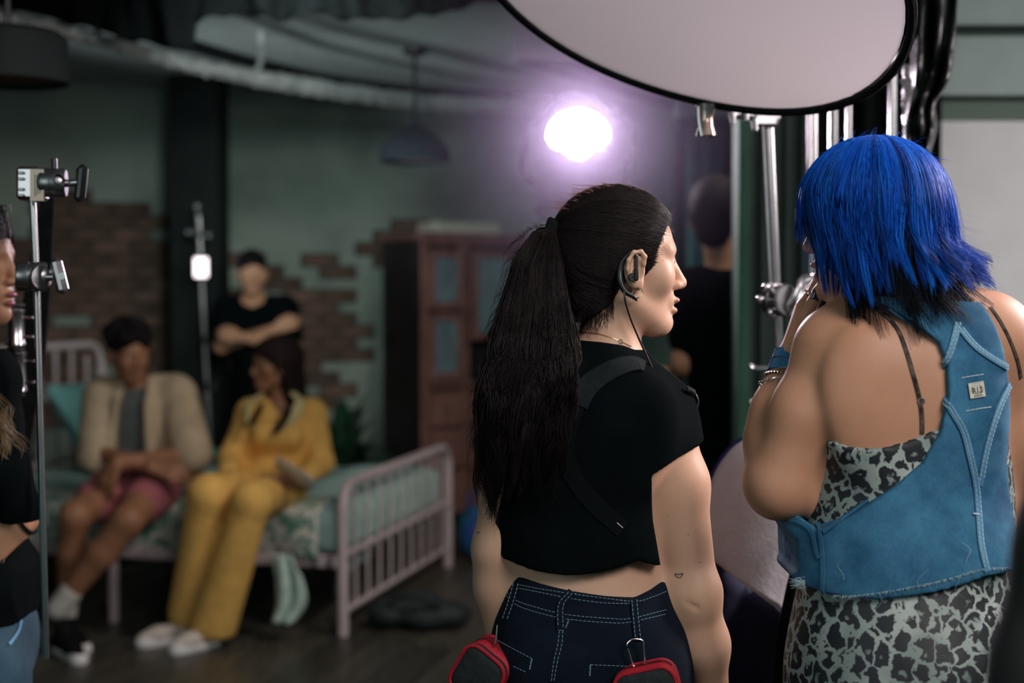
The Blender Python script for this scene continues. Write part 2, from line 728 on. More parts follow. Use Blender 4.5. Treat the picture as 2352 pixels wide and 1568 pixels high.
# ------------------------------------------------------------------ anatomy
class Head:
    """a head frame: o eye-level centre, fwd where the face looks; local x right, y forward, z up"""

    def __init__(self, o, fwd, up=(0, 0, 1), s=1.0):
        self.o = np.asarray(o, float)
        f = nrm(fwd)
        u = np.asarray(up, float)
        r = nrm(np.cross(f, u))
        u = np.cross(r, f)
        self.M = np.stack([r, f, u])
        self.s = s

    def w(self, p):
        return self.o + (np.asarray(p, float) * self.s) @ self.M

    def add(self, F, ears=True, detail=True):
        s, w, M = self.s, self.w, self.M

        def E(c, r, k, op='u'):
            F.ell(w(c), np.array(r) * s, k * s, op, M)

        def C(a, b, ra, rb, k, op='u'):
            F.cone(w(a), w(b), ra * s, rb * s, k * s, op)

        E((0, -.015, .032), (.074, .094, .080), .02)
        E((0, .032, -.02), (.058, .047, .075), .03)
        C((0, .058, -.095), (0, .045, -.06), .017, .03, .02)
        for x in (-1, 1):
            C((x * .047, .000, -.06), (x * .012, .055, -.096), .02, .016, .025)
            E((x * .043, .047, -.024), (.021, .022, .021), .025)
            C((x * .014, .073, .019), (x * .046, .060, .019), .009, .009, .014)
        if not detail:
            C((0, .078, .004), (0, .094, -.033), .009, .012, .012)
        else:
            C((0, .0785, .006), (0, .0965, -.030), .0075, .0098, .009)
            E((0, .0955, -.0335), (.0105, .0105, .0088), .006)
            for x in (-1, 1):
                E((x * .0115, .086, -.036), (.007, .0105, .0075), .005)
                E((x * .0055, .093, -.0425), (.0028, .006, .003), .003, 's')
            for x in (-1, 1):
                E((x * .031, .092, .002), (.017, .014, .011), .012, 's')
            E((0, .071, -.060), (.023, .0145, .016), .012)
            E((0, .0850, -.0600), (.0195, .0085, .0058), .004)
            E((0, .0815, -.0765), (.0165, .0085, .0068), .004)
            E((0, .0960, -.0680), (.026, .011, .0026), .003, 's')
            E((0, .0650, -.0965), (.017, .015, .0135), .014)
        if ears:
            for x in (-1, 1):
                E((x * .0785, -.004, -.012), (.0075, .017, .029), .006)
                E((x * .0800, .001, -.034), (.006, .009, .011), .005)
                E((x * .0875, .002, -.012), (.0085, .0085, .016), .003, 's')
                rim_ = [(.083, .010, -.004), (.0855, .0105, .008), (.0865, .004, .0155), (.0875, -.008, .014), (.0875, -.016, .002), (.0865, -.017, -.012), (.0845, -.012, -.026), (.082, -.003, -.037)]
                for p0_, p1_ in zip(rim_[:-1], rim_[1:]):
                    C((x * p0_[0], p0_[1], p0_[2]), (x * p1_[0], p1_[1], p1_[2]), .0031, .0031, .004)
        return self

    def features(self, parent, brow, eyewhite, iris, lip, lips=True, iris_dir=(0, 1, 0)):
        w, s = self.w, self.s
        for x in (-1, 1):
            b = MB()
            b.ball(w((x * .031, .0635, .001)), .0125 * s, 16)
            e = b.build('eye', eyewhite, parent)
            b = MB()
            c = w((x * .031, .0635, .001)) + nrm(np.array(iris_dir) @ self.M) * .0095 * s
            b.ball(c, .0045 * s, 10)
            i = b.build('iris', iris, e)
            WLOC[i.name] = WLOC[parent.name]
            pts = [w((x * .014, .0775, .0205)), w((x * .025, .0750, .0255)), w((x * .038, .0672, .0265)), w((x * .048, .0560, .0215))]
            b = MB()
            b.tube(smooth_path(pts, 10), np.array([.0025, .0033, .0036, .0036, .0034, .003, .003, .0025, .002, .001]) * s, 6)
            b.build('eyebrow', brow, parent)
        if lips:
            f = Fld()
            f.ell(w((0, .0856, -.0600)), np.array((.0192, .0087, .0056)) * s, .002, 'u', self.M)
            f.ell(w((0, .0821, -.0765)), np.array((.0163, .0087, .0066)) * s, .002, 'u', self.M)
            f.ell(w((0, .0965, -.0680)), np.array((.026, .0115, .0026)) * s, .003 * s, 's', self.M)
            garment('lips', f, .0014, lip, parent)


def hand(F, w, d, n, side=1, s=1.0, curl=(0.25, 0.35, 0.3), spread=0.06, thumb=0.5, k=.012, tpts=None):
    """palm, four fingers and a thumb; d towards the fingertips, n the back of the hand. Returns joints."""
    w = np.asarray(w, float)
    d, n = nrm(d), nrm(n)
    n = nrm(n - d * (n @ d))
    l = np.cross(d, n) * side
    J = []
    for i, (off, fl, kd) in enumerate(((.029, .95, .083), (.0095, 1.05, .088), (-.0095, 1.0, .085), (-.027, .82, .077))):
        kn = w + d * kd * s + l * off * s
        F.cone(w + d * .012 * s + l * off * .55 * s, kn, .0135 * s, .0105 * s, k * s)
        a = 0
        p = kn
        row = [p]
        dd = nrm(d + l * off * spread / .03)
        for seg, cu, r0, r1 in ((.042, curl[0], .0092, .0084), (.026, curl[1], .0084, .0076), (.02, curl[2], .0076, .0062)):
            a += cu
            q = p + (dd * math.cos(a) - n * math.sin(a)) * seg * fl * s
            F.cone(p, q, r0 * s, r1 * s, .003 * s)
            p = q
            row.append(p)
        J.append(row)
    b = w + d * .02 * s + l * .022 * s
    c = b + (d * .032 + l * .022 * (0.4 + thumb) - n * .010) * s
    e = c + (d * .031 + l * .010 * thumb - n * .006) * s
    g = e + (d * .024 - n * .006) * s
    if tpts is not None:
        b, c, e, g = [np.asarray(q, float) for q in tpts]
    F.cone(b, c, .0135 * s, .0115 * s, .010 * s)
    F.cone(c, e, .0105 * s, .0095 * s, .003 * s)
    F.cone(e, g, .0095 * s, .0075 * s, .003 * s)
    J.append([b, c, e, g])
    return J

# ================================================================== the setting
M = {}
M['plaster'] = mat('plaster', (0.13, 0.17, 0.145), 0.9, var=0.5, vscale=1.3, color2=(0.34, 0.40, 0.35), bump=0.35, bscale=14)
M['brick'] = mat('brick', (0.095, 0.062, 0.047), 0.9, vscale=5, color2=(0.18, 0.105, 0.078), bump=0.4, bscale=40)
M['ceiling'] = mat('ceiling_paint', (0.36, 0.40, 0.40), 0.85, var=0.08)
M['plank'] = mat('plank', (0.048, 0.045, 0.037), 0.4, vscale=6, color2=(0.085, 0.078, 0.062), stretch=(6, 0.6, 1), bump=0.1, bscale=20)
M['dark_gap'] = mat('dark_gap', (0.015, 0.015, 0.014), 0.9)
M['black_paint'] = mat('black_paint', (0.008, 0.012, 0.012), 0.7, spec=.25, var=0.2)
M['green_paint'] = mat('green_paint', (0.055, 0.080, 0.070), 0.8, spec=.15, var=0.1)
M['green_bright'] = mat('green_bright', (0.050, 0.115, 0.080), 0.85, spec=.1, var=0.1)
M['white_wall'] = mat('white_wall', (0.86, 0.84, 0.85), 0.8, var=0.03)
M['grey_band'] = mat('grey_band', (0.40, 0.49, 0.46), 0.7, var=0.05)
M['sage_shade_band'] = mat('sage_shade_band', (0.13, 0.185, 0.15), 0.7, var=0.05)
M['chrome'] = mat('chrome', (0.42, 0.42, 0.43), 0.25, 1.0, var=0.06, vscale=20)
M['steel'] = mat('steel', (0.30, 0.30, 0.31), 0.32, 1.0, var=0.1, vscale=30)
M['black_plastic'] = mat('black_plastic', (0.012, 0.013, 0.014), 0.32, var=0.2)
M['black_cloth'] = mat('black_cloth', (0.006, 0.0075, 0.008), 0.95, spec=.12, var=0.3, vscale=30, bump=0.2, bscale=300)
M['bag_plastic'] = mat('bag_plastic', (0.008, 0.011, 0.011), 0.34, spec=.35, var=0.2, bump=0.5, bscale=25)
M['foil'] = mat('foil', (0.80, 0.81, 0.80), 0.28, 0.45, var=0.2, vscale=40, bump=1.0, bscale=70)
M['white_iron'] = mat('white_iron', (0.62, 0.52, 0.54), 0.35, var=0.05)
M['mint'] = mat('mint_sheet', (0.43, 0.64, 0.60), 0.85, var=0.08, vscale=5, bump=0.15, bscale=30)
M['turquoise'] = mat('turquoise', (0.16, 0.42, 0.42), 0.85, var=0.2, vscale=8, bump=0.2, bscale=20)
M['wood'] = mat('cabinet_wood', (0.17, 0.075, 0.065), 0.42, vscale=8, color2=(0.30, 0.14, 0.12), stretch=(4, 4, 0.7))
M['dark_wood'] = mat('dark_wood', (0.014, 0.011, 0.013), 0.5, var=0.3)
M['pane'] = mat('pane_glass', (0.20, 0.26, 0.30), 0.08, var=0.25, vscale=4)
M['pale_card'] = mat('pale_card', (0.55, 0.52, 0.42), 0.8, var=0.05)
M['paper'] = mat('paper', (0.78, 0.78, 0.80), 0.8, var=0.02)


def leaf_print():
    m = mat('palm_print', (0.62, 0.66, 0.60), 0.85)
    nt = m.node_tree
    b = nt.nodes['Principled BSDF']
    tc = nt.nodes.new('ShaderNodeTexCoord')
    n = nt.nodes.new('ShaderNodeTexNoise')
    n.inputs['Scale'].default_value = 8
    n.inputs['Distortion'].default_value = 3.2
    nt.links.new(tc.outputs['Object'], n.inputs['Vector'])
    r = nt.nodes.new('ShaderNodeValToRGB')
    r.color_ramp.elements[0].position = 0.44
    r.color_ramp.elements[0].color = (0.10, 0.26, 0.19, 1)
    r.color_ramp.elements[1].position = 0.52
    r.color_ramp.elements[1].color = (0.66, 0.66, 0.60, 1)
    nt.links.new(n.outputs['Fac'], r.inputs[0])
    nt.links.new(r.outputs[0], b.inputs['Base Color'])
    return m


M['palm'] = leaf_print()

ST = dict(kind='structure')
H = 2.70
WY0, WSL = 9.5, 0.3          # back wall: y = WY0 + WSL * x
WD = nrm([1, WSL, 0])         # along the wall
WN = nrm([WSL, -1, 0])        # out of the wall, towards the room


def wallp(x, z, out=0.0):
    return np.array([x, WY0 + WSL * x, z]) + WN * out


# floor: slab + planks
b = MB()
b.box((0, 4.3, -0.06), (10.4, 12.6, 0.10))
floor = tag(b.build('floor', M['dark_gap'], smooth=False), **ST)
pd = nrm([0.24, 0.97, 0])
px_ = np.array([pd[1], -pd[0], 0])
pm = MB()
pm.box((0, 0, 0), (0.176, 1.794, 0.02), np.stack([px_, pd, [0, 0, 1]]), 0.003)
pmesh = None
for r_ in range(-22, 14):
    off = RNG.uniform(0, 1.8)
    for c_ in range(2, 6):
        p = np.array([0.3, 0, 0]) + px_ * (r_ * 0.18) + pd * (c_ * 1.8 + off)
        scr = (p[0] / max(p[1], 0.5)) * FPX + 1176
        if p[1] < 4.3 or p[1] > 9.6 + 0.3 * p[0] or scr < -260 or scr > 1900:
            continue
        if pmesh is None:
            o = pm.build('plank', M['plank'], floor, smooth=False)
            pmesh = o.data
        else:
            o = bpy.data.objects.new('plank', pmesh)
            COL.objects.link(o)
            o.parent = floor
        o.location = tuple(p + np.array([0, 0, -0.0102 + RNG.uniform(-.0008, .0008)]) - WLOC[floor.name] - 0)
# the first plank was built about the world origin: shift shared mesh to its own centre
pmesh.transform(__import__('mathutils').Matrix.Translation(Vector(tuple(WLOC[floor.name]))))

# back wall with exposed bricks
b = MB()
A_, B_ = -6.2, 3.4
b.prism([wallp(A_, 0), wallp(B_, 0), wallp(B_, H), wallp(A_, H)], -WN * 0.2)
wall_back = tag(b.build('wall_back', M['plaster'], smooth=False), **ST)
bm_ = MB()
bm_.box((0, 0, 0), (0.222, 0.05, 0.066), np.stack([WD, -WN, [0, 0, 1]]), 0.005)
brick0 = None
mort = MB()
patches = [(-2.75, 1.75, .55, .45), (-2.2, 1.35, .75, .42), (-1.3, 1.2, .5, .5), (-0.72, 1.6, .38, .36),
           (-3.3, 1.1, .7, .7), (-0.55, 1.05, .55, .5), (-2.6, 0.75, .8, .35), (0.9, 1.7, .22, .18)]
nb = 0
for row in range(3, 29):
    z = 0.04 + row * 0.076
    for c_ in range(-16, 6):
        u = c_ * 0.234 + (0.117 if row % 2 else 0)
        keep = False
        for (cx, cz, rx, rz) in patches:
            e = ((u - cx) / rx) ** 2 + ((z - cz) / rz) ** 2
            if e < 1 and RNG.random() < 1.05 - e:
                keep = True
        if not keep or nb >= 290 or (-1.0 < u < 0.4 and z < 1.6):
            continue
        p = wallp(u / math.hypot(1, WSL), z, -0.014 + RNG.uniform(-.002, .003))
        if brick0 is None:
            o = bm_.build('brick', M['brick'], wall_back, smooth=False)
            brick0 = o.data
        else:
            o = bpy.data.objects.new('brick', brick0)
            COL.objects.link(o)
            o.parent = wall_back
        o.location = tuple(p - WLOC[wall_back.name])
        mort.box(wallp(u / math.hypot(1, WSL), z, -.012 + RNG.uniform(0, .001)), (.25, .03, .092), np.stack([WD, -WN, [0, 0, 1]]))
        nb += 1
brick0.transform(__import__('mathutils').Matrix.Translation(Vector(tuple(WLOC[wall_back.name]))))
mo_ = mort.build('mortar', mat('old_mortar', (.055, .05, .042), .95, var=.3, vscale=12), wall_back, smooth=False)
mo_['kind'] = 'stuff'
for m_ in (M['brick'], M['plank']):       # each brick and plank a shade of its own
    nt = m_.node_tree
    bs = nt.nodes['Principled BSDF']
    src = bs.inputs['Base Color'].links[0].from_socket
    oi = nt.nodes.new('ShaderNodeObjectInfo')
    mx = nt.nodes.new('ShaderNodeHueSaturation')
    mr = nt.nodes.new('ShaderNodeMapRange')
    mr.inputs['To Min'].default_value = 0.65
    mr.inputs['To Max'].default_value = 1.35
    nt.links.new(oi.outputs['Random'], mr.inputs[0])
    nt.links.new(mr.outputs[0], mx.inputs['Value'])
    nt.links.new(src, mx.inputs['Color'])
    nt.links.new(mx.outputs[0], bs.inputs['Base Color'])

b = MB()
b.box((-4.6, 5.2, H / 2), (0.2, 6.4, H))
tag(b.build('wall_left', M['plaster'], smooth=False), **ST)
b = MB()
b.box((-0.4, 6.3, H + 0.06), (9.0, 9.0, 0.12))
tag(b.build('ceiling', M['ceiling'], smooth=False), **ST)

# boxed bulkhead under the ceiling
b = MB()
b.prism([(0.0, 5.72, 2.36), (0.90, 7.45, 2.36), (1.6, 7.45, 2.36), (1.6, 5.72, 2.36)], (0, 0, H - 2.36))
tag(b.build('trim_1', mat('bulkhead_paint', (0.09, 0.09, 0.125), 0.8, var=0.05), smooth=False), **ST)

# doorway wall to the right of the lamp
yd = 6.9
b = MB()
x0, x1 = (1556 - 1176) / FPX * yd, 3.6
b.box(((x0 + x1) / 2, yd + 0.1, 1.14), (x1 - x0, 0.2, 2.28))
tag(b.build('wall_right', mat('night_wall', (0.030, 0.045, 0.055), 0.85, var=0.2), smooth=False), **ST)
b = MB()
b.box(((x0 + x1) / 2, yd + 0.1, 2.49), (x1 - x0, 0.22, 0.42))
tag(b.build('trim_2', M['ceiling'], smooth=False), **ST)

# green door post
yp = 4.3


def xw(px, y):
    return (px - 1176) / FPX * y


post = MB()
post.box((xw(1780, yp), yp + .12, 1.19), (xw(1850, yp) - xw(1700, yp), 0.18, 2.36), bev=.004)
post = tag(post.build('trim_3', M['green_paint'], smooth=False), **ST)
for a_, c_, pr, mm in ((1692, 1722, .05, 'green_bright'), (1745, 1758, .03, 'green_paint'), (1800, 1812, .03, 'green_paint'), (1836, 1850, .05, 'green_paint')):
    b = MB()
    b.box((xw((a_ + c_) / 2, yp), yp + .03 - pr / 2, 1.19), (xw(c_, yp) - xw(a_, yp), pr + .02, 2.36), bev=.006)
    b.build('moulding', M[mm], post, smooth='auto')

# white wall with banded lintel, far right
yw = 4.5
xa, xb = xw(1995, yw), 4.6


def zw(py, y=yw):
    return 1.44 + (668 - py) / FPX * y


b = MB()
b.box(((xa + xb) / 2, yw + .10, zw(280) / 2), (xb - xa, 0.2, zw(280)))
tag(b.build('wall_front', M['white_wall'], smooth=False), **ST)
for n_, (p0, p1, pr, mm) in enumerate(((225, 281, -.02, 'sage_shade_band'), (92, 226, .04, 'grey_band'), (68, 93, -.05, 'sage_shade_band'), (52, 69, .05, 'grey_band'), (-190, 53, .0, 'grey_band'))):  # sage strips also paint in the shadows under the ledges
    z0, z1 = zw(p1), zw(p0)
    b = MB()
    b.box(((xa + xb) / 2, yw + .10 - pr / 2, (z0 + z1) / 2), (xb - xa, .2 + pr, z1 - z0 - .002), bev=.003)
    tag(b.build('trim_%d' % (n_ + 4), M[mm], smooth=False), **ST)

# black pillar in front of the back wall
b = MB()
xc = xw(448, 8.3)
b.box((xc, 8.45, H / 2), (.295, .295, H - .004), bev=.01)
tag(b.build('trim_9', M['black_paint'], smooth=False), **ST)

# ================================================================== ceiling things
pts = [P(-40, 34, 5.1), P(200, 84, 5.6), P(400, 140, 6.2), P(600, 180, 6.8), P(800, 212, 7.3), P(1000, 235, 7.9), P(1260, 241, 8.4)]
cp = smooth_path(pts, 150)
V, F = tube(cp, np.interp(np.linspace(0, 1, 150), [0, .3, .55, 1], [.020, .026, .040, .040]), 12)
V = np.array(V)
V += RNG.normal(0, .0055, V.shape)
fh = mk('foil_hose', V, F, M['foil'], None, True)
tag(fh, 'crinkled silver foil hose slung along under the ceiling', 'hose')
b = MB()
q = P(584, 178, 6.75)
top = P(600, 118, 6.9)
b.tube(smooth_path([q, (q + top) / 2 + np.array([.01, 0, 0]), top, [top[0], top[1], H - .002]], 12), .014, 8, flat=.5)
b.build('hanger_strap', M['foil'], fh)

b = MB()
b.tube(smooth_path([P(300, 55, 6.0), P(458, 110, 6.5), P(640, 158, 7.2), P(800, 190, 7.7), P(1000, 213, 8.3), P(1200, 224, 8.7)], 40), .030, 10)
tag(b.build('conduit', M['black_paint']), 'dark conduit pipe running under the ceiling just above the foil hose', 'pipe')


def pendant(name, label, px, py_rim, d, rad, hgt, m, inner, prof=None):
    c = P(px, py_rim, d)
    root = empty(name, (c[0], c[1], c[2]), label, 'pendant lamp')
    b = MB()
    pr = prof or [(rad, 0), (rad * 1.0, .02 * hgt), (rad * .99, .22 * hgt), (rad * .93, .40 * hgt), (rad * .70, .62 * hgt), (rad * .40, .80 * hgt), (rad * .16, .95 * hgt),
                  (rad * .10, 1.0 * hgt), (rad * .08, 1.06 * hgt), (0.001, 1.07 * hgt)]
    inn = [(max(r - .006, .001), max(h - .006, 0)) for r, h in pr[:-2]][::-1]
    b.lathe(c, (0, 0, 1), inn + pr, 32)
    b.build('lamp_shade', m, root)
    b = MB()
    b.lathe(c, (0, 0, 1), [(.001, .10 * hgt), (rad * .88, .10 * hgt), (rad * .88, .13 * hgt), (.001, .13 * hgt)], 28)
    b.build('diffuser', inner, root)
    b = MB()
    b.tube([c + [0, 0, 1.05 * hgt], [c[0], c[1], H - .01]], .010, 8)
    b.build('cord', M['black_plastic'], root)
    b = MB()
    b.lathe((c[0], c[1], H - .034), (0, 0, 1), [(.001, 0), (.03, 0), (.062, .012), (.065, .034), (.001, .034)], 24)
    b.build('canopy', M['black_plastic'], root)
    return root


slate = mat('slate_shade', (0.024, 0.034, 0.044), 0.75, spec=.15, var=.1)
pendant('pendant_lamp', 'slate grey pendant lamp with a conical shade hanging before the plaster wall', 953, 372, 7.45, .185, .205, slate,
        mat('pale_diffuser', (0.45, 0.40, 0.36), .6))
pendant('pendant_lamp', 'big dark drum pendant lamp with a brown underside in the upper corner', 20, 190, 4.2, .175, .16,
        mat('dark_shade', (0.018, 0.026, 0.026), .7, var=.1), mat('brown_diffuser', (0.09, 0.045, 0.03), .8),
        [(.175, 0), (.176, .01), (.172, .10), (.168, .135), (.15, .15), (.02, .152), (.015, .16), (.001, .161)])

# black cloth slung under the ceiling
G = []
xs_ = [-100, 0, 100, 200, 300, 400, 437, 450, 490, 560, 640, 715, 800, 900, 1000, 1075, 1150]
bot = [-10, 14, 40, 64, 92, 114, 116, 60, 36, 33, 48, 29, 45, 44, 34, 14, 2]
fx = np.linspace(-100, 1150, 110)
for j in range(10):
    row = []
    for i, x in enumerate(fx):
        yb = np.interp(x, xs_, bot) + 3 * math.sin(x * .05)
        t = j / 9
        p0 = P(x, yb, 5.5 + .05 * math.sin(x * .06))
        p1 = np.array([p0[0] * .98, p0[1] - .1 + .1 * math.sin(x * .03), H - .01])
        row.append(p0 * (1 - t) + p1 * t + np.array([0, .03 * math.sin(x * .09 + t * 3), 0]))
    G.append(row)
tag(sheet('ceiling_drape', G, M['black_cloth'], solid=.006), 'black cloth slung in swags beneath the ceiling', 'cloth')
G = []
for j in range(6):
    t = j / 5
    G.append([np.array([xw(x, 5.0 + t * .9) , 5.0 + t * .9, H - .03 - .05 * math.sin(t * 3.1) * (1 + .5 * math.sin(x * .02))]) for x in np.linspace(-200, 1150, 60)])
tag(sheet('ceiling_blackout', G, M['black_cloth'], solid=.006), 'flat black blackout cloth spread under the ceiling above the drape', 'cloth')

# ================================================================== lamp
def lens_mat():
    m = bpy.data.materials.new('lamp_lens')
    m.use_nodes = True
    b = m.node_tree.nodes['Principled BSDF']
    b.inputs['Emission Color'].default_value = (1.0, .93, .96, 1)
    b.inputs['Emission Strength'].default_value = 30.0
    return m


dL = 5.0
lc = P(1328, 308, dL)
aimL = nrm(np.array([0.10, 2.2, 1.45]) - lc)
aimL = nrm(CAM + np.array([0.1, 0, .0]) - lc)
uL = nrm(np.cross(aimL, [0, 0, 1]))
wL = np.cross(uL, aimL)
root = empty('stage_lamp', (lc[0], lc[1], 0), 'big black studio lamp with barn doors shining white on a stand', 'studio lamp')
AX = np.stack([uL, aimL, wL])
b = MB()
b.lathe(lc - aimL * .34, aimL, [(.001, 0), (.10, 0), (.13, .03), (.145, .10), (.145, .30), (.12, .32), (.001, .32)], 32)
b.build('housing', M['black_paint'], root)
b = MB()
fr = smooth_path([P(*q, 5.03) for q in ((1216, 300), (1240, 268), (1330, 250), (1420, 258), (1456, 300), (1452, 355), (1428, 400), (1420, 470), (1410, 484), (1240, 490), (1232, 470), (1222, 400), (1211, 350), (1216, 300))], 60)
b.prism(list(fr[:-1]), -aimL * .02)
b.build('black_wrap', M['black_cloth'], root, smooth=False)
b = MB()
ol = []
for a in np.linspace(-.10, math.pi + .10, 28):
    ol.append((1328 + 70 * math.cos(a), 312 - 60 * math.sin(a)))
ol += [(1268, 334), (1281, 341), (1291, 341), (1300, 352), (1314, 361), (1330, 364), (1345, 360), (1357, 350), (1364, 341), (1378, 342), (1387, 330)]
op = [P(x, y, 5.0) for x, y in ol]
ctr = sum(op) / len(op) + aimL * .02
b.add(op + [ctr], [(i, (i + 1) % len(op), len(op)) for i in range(len(op))])
b.prism(op, -aimL * .012)
b.build('lens', lens_mat(), root)
b = MB()
dq0, dq1 = lc - wL * .19, lc - wL * .30
b.prism([P(1226, 398, 5.0), P(1430, 398, 5.0), P(1404, 500, 4.97), P(1238, 505, 4.97)], aimL * .006)
b.build('barn_door', M['black_cloth'], root, smooth=False)
b = MB()
b.tube(smooth_path([lc - uL * .18 - aimL * .14, lc - uL * .185 - wL * .15 - aimL * .14, lc - wL * .24 - aimL * .14, lc + uL * .185 - wL * .15 - aimL * .14, lc + uL * .18 - aimL * .14], 24), .010, 8)
b.build('yoke', M['black_paint'], root)
sp = lc - aimL * .14
b = MB()
b.tube([(sp[0], sp[1], .25), (sp[0], sp[1], sp[2] - .24)], .017, 12)
b.build('stand_pole', M['steel'], root)
for k in range(3):
    a = 2.1 * k + .4
    b = MB()
    b.tube([(sp[0], sp[1], .62), (sp[0] + .5 * math.cos(a), sp[1] + .5 * math.sin(a), .012)], .011, 8)
    b.build('stand_leg', M['steel'], root)
ll = bpy.data.lights.new('stage_lamp_light', 'SPOT')
ll.energy = 120
ll.color = (1.0, .82, .97)
ll.spot_size = R(115)
ll.spot_blend = .5
ll.shadow_soft_size = .10
hz = bpy.data.materials.new('glow')  # scattering volume added to imitate the violet lens glow at the lamp
hz.use_nodes = True
nt = hz.node_tree
nt.nodes.remove(nt.nodes['Principled BSDF'])
vs = nt.nodes.new('ShaderNodeVolumeScatter')
vs.inputs['Color'].default_value = (.80, .66, 1.0, 1)
vs.inputs['Anisotropy'].default_value = .6
tc = nt.nodes.new('ShaderNodeTexCoord')
ln = nt.nodes.new('ShaderNodeVectorMath')
ln.operation = 'LENGTH'
mr = nt.nodes.new('ShaderNodeMapRange')
mr.inputs['From Min'].default_value = 0
mr.inputs['From Max'].default_value = 1.0
mr.inputs['To Min'].default_value = 1
mr.inputs['To Max'].default_value = 0
pw = nt.nodes.new('ShaderNodeMath')
pw.operation = 'POWER'
pw.inputs[1].default_value = 2.0
mu = nt.nodes.new('ShaderNodeMath')
mu.operation = 'MULTIPLY'
mu.inputs[1].default_value = .095
nt.links.new(tc.outputs['Object'], ln.inputs[0])
nt.links.new(ln.outputs['Value'], mr.inputs[0])
nt.links.new(mr.outputs[0], pw.inputs[0])
nt.links.new(pw.outputs[0], mu.inputs[0])
nt.links.new(mu.outputs[0], vs.inputs['Density'])
nt.links.new(vs.outputs[0], nt.nodes['Material Output'].inputs['Volume'])
b = MB()
hc = lc + np.array([0, -.35, -.02])
b.ball(hc, (.99, .99, .69), 24)
tag(b.build('glow', hz, smooth=False, origin=hc), 'added violet haze hanging around the shining studio lamp', 'glow', kind='stuff')
lo = bpy.data.objects.new('stage_lamp_light', ll)
COL.objects.link(lo)
lo.location = lc + aimL * .03
lo.rotation_euler = Vector(aimL).to_track_quat('-Z', 'Y').to_euler()


# ================================================================== stands
def grip_head(mb, c, axis, r=.030, w=.052):
    """knuckle: two discs on a short axle"""
    a = nrm(axis)
    mb.lathe(np.asarray(c) - a * w / 2, a, [(.001, 0), (r * .9, 0), (r, .004), (r, w * .42), (r * .93, w * .44), (r * .93, w * .52), (r, w * .54), (r, w - .004), (r * .9, w), (.001, w)], 28)


def t_handle(mb, c, axis, up, L=.062, s=.05):
    a, u = nrm(axis), nrm(up)
    mb.tube([c, np.asarray(c) + a * s], .0065, 10)
    e = np.asarray(c) + a * (s + .006)
    mb.box(e, (.022, .018, L), np.stack([a, np.cross(u, a), u]), .007)


def stand(name, label, top, base, r=.0125, cat='light stand', group=None, leg=.42, rise=((0, .75), (.55, 1.0)), mats='chrome', collars=(.50,)):
    """riser from the floor point base to top, on three legs"""
    top, base = np.asarray(top, float), np.asarray(base, float)
    root = empty(name, base, label, cat, group)
    d = top - base
    b = MB()
    b.tube([base + d * .12, top], r, 14)
    b.build('pole', M[mats], root)
    b = MB()
    b.tube([base + d * .06, base + d * collars[0]], r * 1.45, 14)
    b.build('lower_tube', M[mats], root)
    for q in collars:
        b = MB()
        c = base + d * q
        b.lathe(c - nrm(d) * .03, d, [(r * 1.4, 0), (r * 1.9, .004), (r * 1.9, .052), (r * 1.3, .056)], 16)
        b.build('collar', M['black_plastic'], root)
        b = MB()
        t_handle(b, c, (1, -.4, 0), nrm(d), .03, .035)
        b.build('collar_knob', M['steel'], root)
    for k in range(3):
        a = 2 * math.pi * k / 3 + .5
        b = MB()
        hub = base + d * (.10 + .03 * k)
        b.tube(smooth_path([hub, hub + np.array([math.cos(a), math.sin(a), -.1]) * leg * .3, (base[0] + leg * math.cos(a), base[1] + leg * math.sin(a), .022), (base[0] + leg * 1.06 * math.cos(a), base[1] + leg * 1.06 * math.sin(a), .011)], 12), .011, 8)
        b.build('leg', M[mats], root)
    return root


def floor_under(p, lean=(0, 0)):
    return np.array([p[0] + lean[0], p[1] + lean[1], 0.0])


# --- left grip stand with hanging arm
dC = 2.55
root = empty('grip_arm', P(106, 1512, dC), 'slim chrome grip arm hung upright with silver knuckles beside the profile of a face', 'grip arm')
b = MB()
b.tube([P(74, 452, dC), P(84, 640, dC), P(106, 1512, dC)], .0063, 16)
b.build('arm_rod', M['chrome'], root)
# top block
c = P(75, 423, dC)
b = MB()
b.box(c - RT * .0, (.046, .05, .060), np.stack([RT, FW, UP]), .006)
o = b.build('grip_block', M['chrome'], root)
b = MB()
b.box(P(85, 425, dC - .027), (.024, .002, .056), np.stack([RT, FW, UP]))
b.build('sticker', M['pale_card'], o, smooth=False)
b = MB()
for k in range(4):
    for q_, w_ in ((0, .040), (.004, .036)):
        b.box(P(80 + k * 4.3, 425 + q_ * 300, dC - .0285), (.0009, .0004, w_ - .004 * k), np.stack([RT, FW, UP]))
b.build('sticker_print', M['black_plastic'], o, smooth=False)
for k in (398, 412, 436, 450):
    b = MB()
    b.box(P(52, k, dC - .02), (.012, .02, .005), np.stack([RT, FW, UP]), .002)
    b.build('block_rib', M['chrome'], o)
b = MB()
cc = P(122, 420, dC - .005)
grip_head(b, cc, RT + FW * .15, .026, .046)
gh = b.build('knuckle', M['steel'], root)
b = MB()
b.lathe(P(134, 411, dC - .034), FW, [(.0085, 0), (.0085, .012), (.001, .012)], 20)
b.build('socket_hole', M['dark_gap'], gh)
b = MB()
b.tube([P(125, 392, dC), P(124, 364, dC)], .0055, 10)
b.build('knuckle_pin', M['black_plastic'], gh)
b = MB()
b.tube([P(148, 421, dC - .005), P(178, 419, dC - .005)], .007, 12)
b.build('knob_shaft', M['chrome'], root)
b = MB()
b.box(P(186, 421, dC - .005), (.021, .02, .068), np.stack([RT, FW, nrm(UP + RT * .1)]), .008)
b.build('tee_handle', M['black_plastic'], root)
